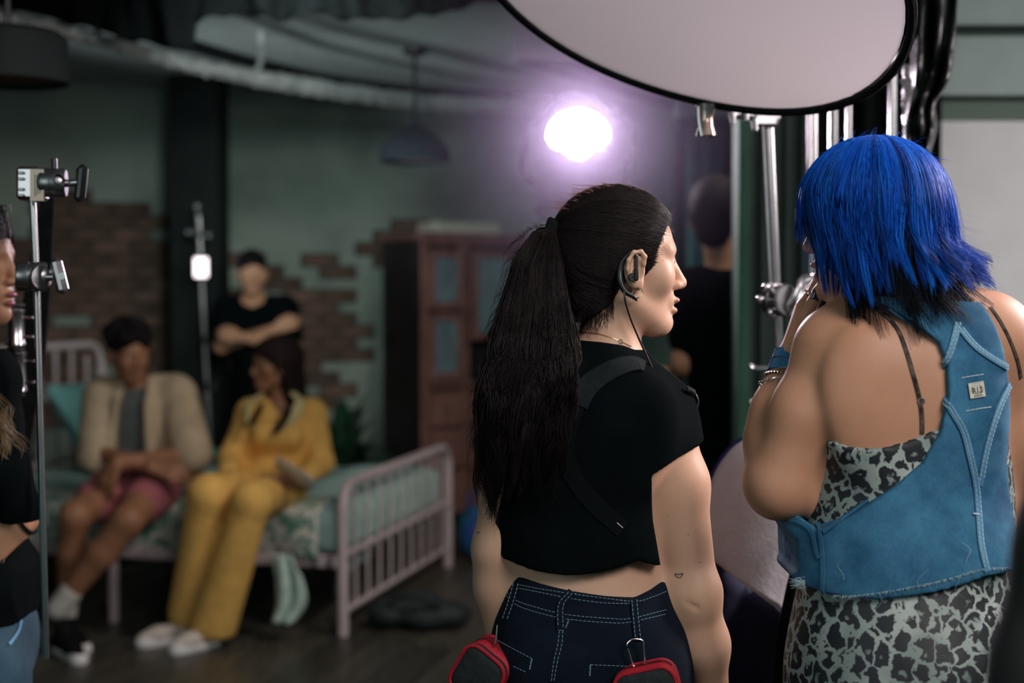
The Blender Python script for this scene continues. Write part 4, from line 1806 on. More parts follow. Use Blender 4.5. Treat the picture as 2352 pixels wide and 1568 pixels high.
def denim(name, deep, faded, sc=5.0):
    m = bpy.data.materials.new(name)
    m.use_nodes = True
    nt = m.node_tree
    b = nt.nodes['Principled BSDF']
    b.inputs['Roughness'].default_value = .88
    tc = nt.nodes.new('ShaderNodeTexCoord')
    n = nt.nodes.new('ShaderNodeTexNoise')
    n.inputs['Scale'].default_value = sc
    n.inputs['Detail'].default_value = 7
    n.inputs['Roughness'].default_value = .62
    nt.links.new(tc.outputs['Object'], n.inputs['Vector'])
    r = nt.nodes.new('ShaderNodeValToRGB')
    r.color_ramp.elements[0].position = .36
    r.color_ramp.elements[0].color = (*deep, 1)
    r.color_ramp.elements[1].position = .72
    r.color_ramp.elements[1].color = (*faded, 1)
    nt.links.new(n.outputs['Fac'], r.inputs[0])
    mp = nt.nodes.new('ShaderNodeMapping')
    mp.inputs['Scale'].default_value = (700, 700, 160)
    nt.links.new(tc.outputs['Object'], mp.inputs[0])
    w = nt.nodes.new('ShaderNodeTexNoise')
    w.inputs['Scale'].default_value = 1
    nt.links.new(mp.outputs[0], w.inputs['Vector'])
    mx = nt.nodes.new('ShaderNodeMixRGB')
    mx.blend_type = 'SOFT_LIGHT'
    mx.inputs[0].default_value = .55
    nt.links.new(r.outputs[0], mx.inputs[1])
    nt.links.new(w.outputs['Color'], mx.inputs[2])
    nt.links.new(mx.outputs[0], b.inputs['Base Color'])
    bp = nt.nodes.new('ShaderNodeBump')
    bp.inputs['Strength'].default_value = .35
    bp.inputs['Distance'].default_value = .012
    n3 = nt.nodes.new('ShaderNodeTexNoise')
    n3.inputs['Scale'].default_value = 16
    nt.links.new(tc.outputs['Object'], n3.inputs['Vector'])
    nt.links.new(n3.outputs['Fac'], bp.inputs['Height'])
    nt.links.new(bp.outputs[0], b.inputs['Normal'])
    return m


def leopard(name, scale):
    m = bpy.data.materials.new(name)
    m.use_nodes = True
    nt = m.node_tree
    b = nt.nodes['Principled BSDF']
    b.inputs['Roughness'].default_value = .55
    L = nt.links.new
    tc = nt.nodes.new('ShaderNodeTexCoord')
    nz = nt.nodes.new('ShaderNodeTexNoise')
    nz.inputs['Scale'].default_value = 62
    nz.inputs['Detail'].default_value = 3
    L(tc.outputs['Object'], nz.inputs['Vector'])
    sb = nt.nodes.new('ShaderNodeVectorMath')
    sb.operation = 'SUBTRACT'
    sb.inputs[1].default_value = (.5, .5, .5)
    L(nz.outputs['Color'], sb.inputs[0])
    scl = nt.nodes.new('ShaderNodeVectorMath')
    scl.operation = 'SCALE'
    scl.inputs['Scale'].default_value = .026
    L(sb.outputs[0], scl.inputs[0])
    ad = nt.nodes.new('ShaderNodeVectorMath')
    L(tc.outputs['Object'], ad.inputs[0])
    L(scl.outputs[0], ad.inputs[1])
    mp = nt.nodes.new('ShaderNodeMapping')
    mp.inputs['Scale'].default_value = (1, 1, .78)
    mp.inputs['Rotation'].default_value = (0, .2, 0)
    L(ad.outputs[0], mp.inputs[0])
    v = nt.nodes.new('ShaderNodeTexVoronoi')
    v.feature = 'DISTANCE_TO_EDGE'
    v.inputs['Scale'].default_value = scale
    L(mp.outputs[0], v.inputs['Vector'])
    v2 = nt.nodes.new('ShaderNodeTexVoronoi')
    v2.inputs['Scale'].default_value = scale
    L(mp.outputs[0], v2.inputs['Vector'])
    r1 = nt.nodes.new('ShaderNodeValToRGB')      # pale web between the spots
    r1.color_ramp.elements[0].position = .070
    r1.color_ramp.elements[0].color = (1, 1, 1, 1)
    r1.color_ramp.elements[1].position = .115
    r1.color_ramp.elements[1].color = (0, 0, 0, 1)
    ns = nt.nodes.new('ShaderNodeMath')
    ns.operation = 'MULTIPLY_ADD'
    ns.inputs[1].default_value = .30
    L(nz.outputs['Fac'], ns.inputs[0])
    ns.inputs[2].default_value = -.15
    sm = nt.nodes.new('ShaderNodeMath')
    L(v.outputs['Distance'], sm.inputs[0])
    L(ns.outputs[0], sm.inputs[1])
    L(sm.outputs[0], r1.inputs[0])
    r2 = nt.nodes.new('ShaderNodeValToRGB')      # pale heart of a rosette
    r2.color_ramp.elements[0].position = .10
    r2.color_ramp.elements[0].color = (.75, .75, .75, 1)
    r2.color_ramp.elements[1].position = .22
    r2.color_ramp.elements[1].color = (0, 0, 0, 1)
    L(v2.outputs['Distance'], r2.inputs[0])
    mxm = nt.nodes.new('ShaderNodeMath')
    mxm.operation = 'MAXIMUM'
    L(r1.outputs[0], mxm.inputs[0])
    L(r2.outputs[0], mxm.inputs[1])
    n2 = nt.nodes.new('ShaderNodeTexNoise')
    n2.inputs['Scale'].default_value = 9
    L(tc.outputs['Object'], n2.inputs['Vector'])
    pr = nt.nodes.new('ShaderNodeValToRGB')
    pr.color_ramp.elements[0].position = .4
    pr.color_ramp.elements[0].color = (.20, .26, .24, 1)
    pr.color_ramp.elements[1].position = .62
    pr.color_ramp.elements[1].color = (.40, .46, .43, 1)
    L(n2.outputs['Fac'], pr.inputs[0])
    mx = nt.nodes.new('ShaderNodeMixRGB')
    mx.inputs[1].default_value = (.008, .012, .016, 1)
    L(mxm.outputs[0], mx.inputs[0])
    L(pr.outputs[0], mx.inputs[2])
    L(mx.outputs[0], b.inputs['Base Color'])
    bp = nt.nodes.new('ShaderNodeBump')
    bp.inputs['Strength'].default_value = .25
    bp.inputs['Distance'].default_value = .02
    n3 = nt.nodes.new('ShaderNodeTexNoise')
    n3.inputs['Scale'].default_value = 12
    L(tc.outputs['Object'], n3.inputs['Vector'])
    L(n3.outputs['Fac'], bp.inputs['Height'])
    L(bp.outputs[0], b.inputs['Normal'])
    return m


M['denim'] = denim('blue_denim', (.005, .072, .155), (.060, .235, .385), 8)
M['light_denim'] = denim('light_denim', (.05, .19, .33), (.16, .36, .50), 9)
M['leopard'] = leopard('leopard_print', 38)


def shoe(name, f0, parent, c, fwd, m, sole, L=.25):
    """a simple shoe: upper and sole, standing on the floor at c (heel)"""
    fw_ = nrm(fwd)
    f = Fld()
    h = np.array([c[0], c[1], 0])
    f.cone(h + fw_ * .03 + Z * .05, h + fw_ * (L * .62) + Z * .042, .036, .034, .02)
    f.cone(h + fw_ * (L * .6) + Z * .04, h + fw_ * (L - .04) + Z * .034, .036, .028, .02)
    f.cone(h + fw_ * .03 + Z * .05, h + fw_ * .035 + Z * .095, .036, .036, .02)
    f.ell(h + Z * -.30, (.6, .6, .312), .001, 's')
    o = garment(name, f, f0, m, parent)
    f = Fld()
    f.cone(h + fw_ * .03 + Z * .018, h + fw_ * (L - .04) + Z * .018, .040, .036, .01)
    f.ell(h + Z * -.30, (.6, .6, .3015), .001, 's')
    f.ell(h + Z * .36, (.6, .6, .338), .001, 's')
    s = garment('sole', f, f0 * .8, sole, o)
    return o


# ================================================================== A: woman with the ponytail
DA = 2.28


def A(px, py, dd=0.0):
    return P(px, py, DA + dd)


wa = empty('person', (A(1360, 1500)[0], 2.28, 0), 'woman with a long dark ponytail and earpiece in a black cropped tee and navy jeans', 'person')
hA = Head(A(1430, 603), (math.cos(R(12)), math.sin(R(12)), 0))
F = Fld()
F.cone(A(1210, 955), A(1508, 962), .046, .046, .05)
F.ell(A(1350, 1025), (.140, .100, .17), .06)
F.ell(A(1348, 1260, .01), (.124, .090, .18), .06)
F.ell(A(1352, 1480), (.150, .108, .13), .06)
for x in (1285, 1425):
    F.ell(A(x, 1050, .09), (.065, .06, .065), .04)
for x in (1250, 1455):
    F.ell(A(x, 990, -.072), (.055, .028, .08), .05)
TORSO_A = list(range(len(F.p)))
F.cone(A(1412, 690, .0), A(1393, 825, .0), .047, .052, .02)
F.cone(A(1395, 832, .0), A(1482, 922, .0), .034, .030, .04)
F.cone(A(1393, 832, .0), A(1230, 922, .0), .034, .030, .04)
TORSO_A += [len(F.p) - 2, len(F.p) - 1]
n0 = len(F.p)
F.cone(A(1513, 958), A(1559, 1110, -.01), .046, .0430, .04)
F.cone(A(1560, 1110, -.01), A(1588, 1345, -.01), .0435, .0405, .03)
F.ell(A(1598, 1372, -.028), (.028, .028, .034), .03)
F.cone(A(1591, 1370, -.01), A(1616, 1480, 0), .0415, .0365, .03)
F.cone(A(1572, 1383, -.0640), A(1602, 1397, -.0630), .0030, .0030, .005, 's')
F.cone(A(1616, 1480, 0), A(1640, 1640, .03), .037, .026, .03)
ARM_A = n0
n1 = len(F.p)
F.cone(A(1178, 915), A(1144, 1262, .01), .046, .0365, .05)
F.cone(A(1146, 1262, .01), A(1146, 1345, .02), .0385, .036, .03)
F.cone(A(1146, 1345, .02), A(1168, 1560, .05), .034, .024, .03)
hand(F, A(1642, 1655, .03), A(1646, 1800, .04) - A(1642, 1655, .03), (1, -.2, 0), 1, .95)
hand(F, A(1170, 1575, .05), A(1176, 1700, .07) - A(1170, 1575, .05), (-1, -.2, 0), -1, .95)
hA.add(F)
lo, hi = F.bounds()
xs = zaxis([(lo[0] - .01, hA.o[0] - .02, .0042), (hA.o[0] - .02, hA.o[0] + .12, .0018), (hA.o[0] + .12, hi[0] + .01, .0040)])
ys = zaxis([(lo[1] - .01, hA.o[1] - .10, .0034), (hA.o[1] - .10, hA.o[1] - .04, .0018), (hA.o[1] - .04, hi[1] + .01, .0032)])
zc = hA.o[2]
zs = zaxis([(lo[2] - .01, zc - .14, .0045), (zc - .14, zc + .03, .0020), (zc + .03, hi[2] + .012, .003)])
D = F.eval(xs, ys, zs)
V, Fc = surface_nets(xs, ys, zs, D)
bodyA = mk('body', V, Fc, M['skin_fair'], wa, True, True)
del D
hA.features(wa, M['brow'], M['eyewhite'], M['iris'], M['lip_pink'])

# tee
T = F.copy(.010, TORSO_A[:3] + TORSO_A[4:])
T.cone(A(1514, 958), A(1565, 1105, -.01), .054, .053, .03)
T.cone(A(1195, 955), A(1150, 1130, .0), .054, .052, .03)
T.ell(A(1350, 1290, .0), (.140, .104, .12), .05)
hemA = cutter([(1240, 780), (1330, 784), (1400, 789), (1440, 796), (1463, 806), (1560, 815), (1680, 860), (1668, 1008), (1622, 1031), (1560, 1056), (1497, 1091), (1503, 1200),
               (1522, 1308), (1498, 1301), (1466, 1289), (1420, 1302), (1360, 1315), (1300, 1320), (1230, 1315), (1168, 1300), (1120, 1292), (1158, 1120), (1060, 1040), (1040, 880), (1120, 800)], DA - .10)
tee = garment('black_tee', T, .0042, M['tee'], wa, [hemA], bvh=True)

# jeans
Jn = Fld()
Jn.ell(A(1350, 1385), (.1275, .096, .13), .05)
Jn.ell(A(1357, 1510), (.162, .116, .16), .05)
for x in (1275, 1440):
    Jn.ell(A(x, 1535, -.055), (.078, .07, .09), .04)
ft = {}
for x, s in ((1272, -1), (1440, 1)):
    q = A(x, 1560)
    kn = np.array([q[0] + s * .01, q[1] - .01, .47])
    an = np.array([q[0] + s * .015, q[1] + .03, .10])
    ft[s] = an
    Jn.cone(q, kn, .092, .066, .04)
    Jn.cone(kn, an, .064, .062, .03)
Jn.ell(np.array([ft[1][0], ft[1][1], -.45]), (2, 2, .51), .001, 's')
lo, hi = Jn.bounds()
zt_ = A(1350, 1330)[2]
jeans = garment('jeans', Jn, .005, M['jeans'], wa, [cutter([(1040, 1300), (1160, 1312), (1186, 1338), (1240, 1349), (1310, 1360), (1390, 1371), (1460, 1378), (1500, 1366), (1560, 1342), (1700, 1340), (1700, 3900), (1040, 3900)], DA - .10)],
                zsegs=[(-.02, .60, .012), (.60, zt_ + .02, .0048)], bvh=True)
for s in (-1, 1):
    shoe('sneaker', .008, wa, ft[s] - np.array([0, .03, 0]), (s * .15, 1, 0), M['black_cloth'], M['paper'])
# waistband seams, loops, pockets
mb = MB()
stitches(mb, jeans, [(1188, 1342), (1240, 1352), (1310, 1363), (1390, 1374), (1460, 1381), (1500, 1370), (1530, 1358)])
stitches(mb, jeans, [(1188, 1350), (1240, 1360), (1310, 1374), (1385, 1384), (1450, 1386)])
stitches(mb, jeans, [(1158, 1352), (1185, 1378), (1230, 1394), (1300, 1411), (1400, 1420), (1450, 1420), (1530, 1400)])
stitches(mb, jeans, [(1158, 1362), (1185, 1388), (1230, 1405), (1300, 1421), (1400, 1430), (1450, 1428), (1530, 1410)])
stitches(mb, jeans, [(1293, 1448), (1290, 1480), (1280, 1520), (1272, 1566)])
stitches(mb, jeans, [(1285, 1448), (1281, 1480), (1272, 1520), (1266, 1566)])
stitches(mb, jeans, [(1140, 1468), (1180, 1490), (1222, 1512)])
stitches(mb, jeans, [(1222, 1512), (1215, 1546)], r=.0011, dash=.008, gap=.0008)
stitches(mb, jeans, [(1180, 1530), (1215, 1546)])
stitches(mb, jeans, [(1356, 1526), (1400, 1528), (1445, 1530)])
stitches(mb, jeans, [(1356, 1526), (1354, 1564)], r=.0011, dash=.008, gap=.0008)
for cx, cy in ((1318, 1363), (1454, 1380), (1288, 1446)):
    stitches(mb, jeans, [(cx - 8, cy), (cx + 8, cy + 2)], r=.0011, dash=.010, gap=.0005)
zz = [(1296 + (6 if k % 2 else 0) + k * .8, 1442 - k * 2.0) for k in range(10)]
stitches(mb, jeans, zz, r=.0006, dash=.006, gap=.0003)
o = mb.build('stitching', M['thread'], jeans)
o['kind'] = 'stuff'
for pts in ([(1190, 1342), (1178, 1385), (1165, 1424)], [(1312, 1362), (1290, 1390), (1288, 1446)], [(1454, 1380), (1458, 1420), (1464, 1472)]):
    o = ribbon('belt_loop', jeans, pts, .0125, M['jeans'], jeans, .0025, .002, 16)
    mb = MB()
    for off in (-5.5, 5.5):
        stitches(mb, jeans, [(x + off, y) for x, y in pts], lift=.0052, r=.0006)
    mb.build('loop_stitching', M['thread'], jeans)['kind'] = 'stuff'

# carrying strap over the shoulder
M['strap'] = mat('strap_web', (.0075, .0125, .0135), .8, spec=.15, var=.2, vscale=60, bump=.3, bscale=600)
ribbon('shoulder_strap', tee, [(1325, 930), (1345, 893), (1385, 862), (1430, 842), (1462, 838), (1480, 844)], .034, M['strap'], wa, .0015, .003, 30, taper=[1, 1])
ribbon('back_strap', tee, [(1325, 925), (1300, 1000), (1310, 1080), (1360, 1150), (1430, 1215)], .028, mat('strap_dark', (.0042, .0060, .0066), .95, spec=.05), wa, .001, .0015, 40)
b = MB()
sp_ = drape(tee, [(1415, 1200), (1428, 1212)], n=3, lift=.004)
b.tube(sp_, .0012, 5)
b.build('strap_end', M['steel'], wa)

# necklace
b = MB()
nk = drape(bodyA, [(1330, 762), (1370, 766), (1405, 776), (1432, 787), (1450, 796)], n=40, lift=.0008)
b.tube(nk, .0007, 5)
o = b.build('necklace', M['gold'], wa)
b = MB()
c = drape(bodyA, [(1425, 785)], lift=.002)[0]
b.ring(c, -FW, .0032, .0008, 14, 6)
b.build('pendant', M['silver'], o)
# tattoos and moles
b = MB()
ink = mat('tattoo_ink', (.02, .025, .03), .7)
for ln in ([(1550, 1317), (1553, 1323), (1559, 1326), (1565, 1324), (1569, 1316)], [(1550, 1317), (1556, 1319), (1563, 1319), (1569, 1316)]):
    b.tube(drape(bodyA, ln, n=14, lift=.0001), .0007, 5)
for q in ((1557, 1316), (1562, 1315)):
    b.ball(drape(bodyA, [q], lift=.0001)[0], .0008, 6)
o = b.build('tattoo', ink, wa)
o['label'] = 'small inked smile above the elbow'
b = MB()
b.tube(drape(bodyA, [(1096, 1224), (1099, 1220), (1101, 1226)], n=6, lift=.0001), .0006, 5)
o = b.build('tattoo', ink, wa)
mole = mat('mole', (.28, .11, .07), .6)
for q, r_ in (((1581, 1227), .0011), ((1609, 1290), .0012), ((1533, 1185), .0007), ((1440, 735), .0006)):
    b = MB()
    b.ball(drape(bodyA, [q], lift=0)[0], r_, 8)
    b.build('mole', mole, wa)
# earring
b = MB()
ec = A(1464, 672, -.083)
b.ring(ec, nrm(FW + RT * .2), .0080, .0010, 26, 8)
b.build('hoop_earring', M['gold'], wa)

# earpiece
ep = empty('earpiece', A(1440, 690, -.08), 'black over-ear earpiece with a thin cable on the ponytailed woman', 'earpiece')
de = -.088


def E3(px, py, dd=0.0):
    return A(px, py, de + dd)


b = MB()
hk = smooth_path([E3(1464, 690, .006), E3(1452, 679, .006), E3(1435, 668, .005), E3(1425, 645, .006), E3(1424, 622, .008), E3(1430, 602, .008), E3(1441, 587, .005), E3(1452, 579, .004), E3(1460, 584), E3(1463, 596)], 40)
b.tube(hk, np.interp(np.linspace(0, 1, 40), [0, .1, .35, .6, .85, 1], [.0018, .0040, .0052, .0050, .0030, .0024]), 12)
b.build('ear_hook', M['black_plastic'], ep)
b = MB()
b.tube([E3(1462, 590), E3(1462, 616), E3(1461, 640)], .0028, 10)
b.box(E3(1461, 630, -.002), (.0075, .007, .020), np.stack([RT, FW, UP]), .002)
b.lathe(E3(1453, 636, -.004), nrm(FW + RT * -.1), [(.001, 0), (.0056, 0), (.0066, .002), (.0062, .006), (.004, .014), (.001, .016)], 20)
b.build('earbud', M['black_plastic'], ep)
b = MB()
cb = smooth_path([E3(1433, 668), E3(1436, 690), E3(1446, 725, .012), E3(1462, 765, .022), E3(1480, 805, .03), E3(1498, 845, .035), E3(1506, 862, .05)], 40)
b.tube(cb, .0016, 8)
b.build('cable', M['black_plastic'], ep)
b = MB()
cl_ = drape(tee, [(1572, 898), (1582, 902), (1590, 908)], n=12, lift=.006)
tt = np.linspace(0, 1, 200)
cc = np.array([[np.interp(t, np.linspace(0, 1, 12), cl_[:, k]) for k in range(3)] for t in tt])
cc += np.outer(np.cos(tt * 80), UP) * .0042 + np.outer(np.sin(tt * 80), FW) * .0042
b.tube(cc, .0011, 5)
b.tube(smooth_path([cc[-1], cc[-1] + RT * .004 - UP * .012, cc[-1] + RT * .001 - UP * .026], 8), .0012, 5)
b.build('coiled_cable', M['black_plastic'], ep)

# hair: cap, strands, ponytail
M['hair_fill'] = mat('dark_hair_mass', (.006, .0048, .0055), .75, var=.3, vscale=60, spec=.15)
M['dark_hair'] = hair_mat('dark_hair', [(0, (.005, .004, .005)), (.6, (.012, .0085, .009)), (1, (.036, .021, .016))], .45, .16)
capc, capr = np.array([0, -.014, .032]), np.array([.0825, .103, .0905])
f = Fld()
f.ell(hA.w(capc), capr, .0, 'u', hA.M)
f.cone(hA.w((0, -.052, -.005)), hA.w((0, -.046, -.066)), .056, .049, .03)
hl = [(.1, .2), (.086, .092), (.072, .073), (.050, .047), (.035, .014), (.031, -.026), (.024, -.015), (.018, .008), (.002, .014), (-.010, .005), (-.016, -.030), (-.026, -.062), (-.05, -.078), (-.085, -.098), (-.25, -.10), (-.25, .2)]


def capcut(D, xs, ys, zs):
    X, Y, Zz = np.meshgrid(xs - hA.o[0], ys - hA.o[1], zs - hA.o[2], indexing='ij')
    fy = X * hA.M[1][0] + Y * hA.M[1][1] + Zz * hA.M[1][2]
    sh_ = fy.shape
    d = poly_sdf(fy.reshape(-1), Zz.reshape(-1), hl).reshape(sh_)
    return np.maximum(D, d.astype(np.float32))


hair = garment('hair', f, .004, M['hair_fill'], wa, extra=capcut, bvh=True)
hbv = BV[hair.name]
tieL = np.array([0, -.112, .050])
tdir = nrm((tieL - capc) / capr)
hlp = np.array(hl[1:14])
S, tone = [], []
segL = np.concatenate([[0], np.cumsum(np.linalg.norm(np.diff(hlp, axis=0), axis=1))])
NC = 6400
for i in range(NC):
    s = RNG.uniform(0, segL[-1])
    y0, z0 = np.interp(s, segL, hlp[:, 0]), np.interp(s, segL, hlp[:, 1])
    y0 += RNG.normal(0, .003) - .002
    z0 += RNG.normal(0, .003) + .002
    u = np.array([0, (y0 - capc[1]) / capr[1], (z0 - capc[2]) / capr[2]])
    q = 1 - u @ u
    nape = z0 < -.03
    if s < .02:                                    # forehead line: across the brow
        u = nrm(np.array([RNG.uniform(-.62, .62), u[1], u[2]]))
    elif q > 0:
        u[0] = math.sqrt(q) * (1 if i % 4 else -1) * (RNG.uniform(.2, 1) if nape else 1)
        u = nrm(u)
    else:
        u = nrm(np.array([RNG.uniform(-.5, .5) if nape else (1 if i % 4 else -1) * .3, u[1], u[2]]))
    a0 = math.acos(np.clip(u @ tdir, -1, 1))
    pts = []
    rr = RNG.uniform(1.0, 1.022)
    amp = RNG.normal(0, .018)
    e1 = nrm(np.cross(u, tdir))
    p0_ = np.array([RNG.uniform(-.055, .055) if s > segL[9] else 0, y0, z0])
    for t in np.linspace(RNG.uniform(0, .25) if RNG.random() < .4 else 0, 1, 11):
        w = (math.sin((1 - t) * a0) * u + math.sin(t * a0) * tdir) / math.sin(a0)
        w = nrm(w + e1 * amp * math.sin(t * 3.1))
        p = capc + capr * w * (rr + .012 * math.sin(t * 3.1))
        if nape and s > segL[9]:
            e_ = min(1, t * 2.2)
            p = p0_ * (1 - e_) + p * e_
        w_ = hA.w(p)
        hh = hbv.find_nearest(Vector(w_))
        if hh[0] is not None:
            g_ = (Vector(w_) - hh[0]).dot(hh[1])
            lim = .0006 + .0016 * (rr - 1) / .022
            if g_ < lim:
                w_ = np.array(hh[0] + hh[1] * lim)
        pts.append(w_)
    S.append(pts)
    tone.append(np.clip(RNG.normal(.45, .2), 0, 1))
strands('hair_strands', S, .00031, M['dark_hair'], wa, np.array(tone))
# fine flyaways along the crown and baby hairs
S, tone = [], []
for i in range(330):
    fr = RNG.random()
    y0 = RNG.uniform(-.10, .078)
    zz0 = math.sqrt(max(0, 1 - ((y0 - capc[1]) / capr[1]) ** 2)) * capr[2] + capc[2]
    base = np.array([RNG.normal(0, .022), y0, zz0 - .003])
    dv = np.array([RNG.normal(0, .3), RNG.normal(-.75, .5), RNG.uniform(.12, .75)])
    L = RNG.uniform(.008, .022)
    pts = [hA.w(base + dv * L * t + np.array([0, -1, -.4]) * L * .5 * t * t) for t in np.linspace(0, 1, 7)]
    S.append(pts)
    tone.append(RNG.uniform(.6, 1))
for i in range(80):
    base = np.array([.0785 * math.sqrt(max(.05, 1 - ((hlp[2][0]) / .12) ** 2)) if 0 else RNG.uniform(.030, .074), 0, 0])
    k = RNG.uniform(0, 1)
    yy, zz0 = np.interp(k, [0, .5, 1], [.074, .048, .030]), np.interp(k, [0, .5, 1], [.060, .035, -.02])
    u1 = np.array([0, (yy - capc[1]) / .074 * .8, (zz0 - capc[2]) / .082])
    xx = .0755 * math.sqrt(max(.02, 1 - min(.98, u1 @ u1)))
    b0 = np.array([xx, yy, zz0])
    dv = nrm(np.array([.1, RNG.uniform(.0, .5), RNG.uniform(-1, .2)]))
    L = RNG.uniform(.006, .018)
    S.append([hA.w(b0 + dv * L * t + np.array([0, -.3, -.3]) * L * t * t) for t in np.linspace(0, 1, 7)])
    tone.append(RNG.uniform(.2, .7))
M['rimlit_hair'] = hair_mat('rimlit_hair', [(0, (.02, .012, .01)), (.5, (.10, .05, .04)), (1, (.30, .15, .12))], .4, .5)  # brighter than the other hair: rim light put into the flyaways' colour
strands('flyaway_hair', S, .00022, M['rimlit_hair'], wa, np.array(tone))

# hair tie
b = MB()
tw = hA.w(tieL + np.array([0, -.006, .0]))
tax = nrm(A(1235, 512) - A(1285, 528))
for k in (-.006, 0, .006):
    b.ring(tw + tax * k, tax, .0165, .0048, 24, 8)
b.build('hair_tie', M['black_cloth'], wa)

TY = [512, 530, 560, 600, 650, 700, 800, 900, 1000, 1100, 1190]
TL = [1252, 1207, 1186, 1174, 1163, 1150, 1122, 1099, 1090, 1090, 1094]
TR = [1272, 1274, 1284, 1293, 1299, 1305, 1320, 1320, 1306, 1285, 1250]
TDp = [-.02, -.022, -.03, -.045, -.06, -.075, -.11, -.128, -.128, -.12, -.11]
TH = [.012, .018, .027, .036, .042, .046, .046, .040, .034, .026, .020]
S, tone = [], []
ncl = 125
for c_ in range(ncl):
    cs, cq = RNG.uniform(-1, 1), RNG.uniform(-1, 1)
    yend = RNG.uniform(980, 1130) if cs > -.3 else RNG.uniform(1040, 1190)
    if RNG.random() < .12:
        yend = RNG.uniform(800, 980)
    ph, wl, am = RNG.uniform(0, 6.28), RNG.uniform(120, 210), RNG.uniform(3, 12)
    ph2 = RNG.uniform(0, 6.28)
    ct = np.clip(RNG.normal(.42, .18), 0, 1)
    stray = RNG.random() < .08
    for k in range(42):
        s0, q0 = np.clip(cs + RNG.normal(0, .16), -1.02, 1.02), np.clip(cq + RNG.normal(0, .25), -1, 1)
        jit = RNG.normal(0, 1)
        pts = []
        ye = yend + RNG.normal(0, 22)
        y00 = RNG.uniform(519, 541)
        for t in np.linspace(0, 1, 16):
            y = 530 + (ye - 530) * t
            cl2 = np.clip(t * 3.5, 0, 1) * np.clip((1.15 - t) * 1.6, .25, 1)       # tie - loose - point
            ss = cs + (s0 - cs) * cl2
            qq = cq + (q0 - cq) * cl2
            l_, r_ = np.interp(y, TY, TL), np.interp(y, TY, TR)
            x = (l_ + r_) / 2 + (r_ - l_) / 2 * ss
            wv = np.clip((y - 640) / 200, 0, 1)
            x += am * wv * math.sin(y / wl * 6.28 + ph) + jit * 2.0 * wv * math.sin(y / 90 + ph2)
            if stray:
                x += -16 * wv * abs(math.sin((y - 640) / 260 * 3.14)) * (1 if cs < 0 else -.6)
            yy = y
            if t < .12:                              # fan out of the tie over its top
                e = t / .12
                sm_ = e * e * (3 - 2 * e)
                x = 1274 * (1 - sm_) + x * sm_
                yy = (y00) * (1 - sm_) + y * sm_ - 16 * math.sin(e * 3.14) * (.5 - .5 * ss)
            dp = np.interp(y, TY, TDp) + np.interp(y, TY, TH) * qq + .004 * wv * math.sin(y / wl * 6.28 + ph2)
            pts.append(A(x, yy, dp))
        S.append(pts)
        tone.append(np.clip(ct + RNG.normal(0, .1), 0, 1))
for i in range(170):                                 # single loose hairs at its outer edge
    y0 = RNG.uniform(515, 1000)
    l_ = np.interp(y0, TY, TL)
    L = RNG.uniform(20, 110)
    bow = RNG.uniform(4, 30)
    dp = np.interp(y0, TY, TDp) + RNG.normal(0, .012)
    S.append([A(l_ + 8 - bow * math.sin(t * 2.2) + (np.interp(y0 + L * t, TY, TL) - l_), y0 + L * t, dp) for t in np.linspace(0, 1, 16)])
    tone.append(RNG.uniform(.5, 1))
for i in range(60):                                  # short bright hairs near the tie
    x0 = RNG.uniform(1195, 1275)
    y0 = np.interp(x0, [1195, 1215, 1250, 1275], [545, 522, 512, 512])
    dv = np.array([RNG.uniform(-1, .1), RNG.uniform(-1.1, .0)]) * RNG.uniform(8, 26)
    dz_ = -.02 + RNG.normal(0, .004)
    S.append([A(x0 + dv[0] * t, y0 + 6 + dv[1] * t + 5 * t * t, dz_) for t in np.linspace(0, 1, 16)])
    tone.append(RNG.uniform(.7, 1))
strands('ponytail_strands', S, np.concatenate([np.full(ncl * 42, .00050), np.full(230, .00026)]), M['dark_hair'], wa, np.array(tone))
f = Fld()
f.path([A((np.interp(y, TY, TL) + np.interp(y, TY, TR)) / 2, y, np.interp(y, TY, TDp)) for y in (535, 600, 700, 800, 900, 1000, 1080)],
       [.008, .018, .027, .030, .030, .026, .012], .03)
garment('ponytail', f, .005, M['hair_fill'], wa)
# nape wisps
S, tone = [], []
for i in range(150):
    x0 = RNG.uniform(1318, 1412)
    y0 = np.interp(x0, [1318, 1350, 1385, 1412], [735, 725, 712, 690]) + RNG.normal(0, 6)
    L = RNG.uniform(15, 55)
    q = drape(bodyA, [(x0 + 3 * t * RNG.uniform(-3, 1), y0 + L * t) for t in np.linspace(0, 1, 7)], lift=.0015)
    S.append(q)
    tone.append(.3)
strands('nape_hair', S, .00028, M['dark_hair'], wa, np.array(tone))


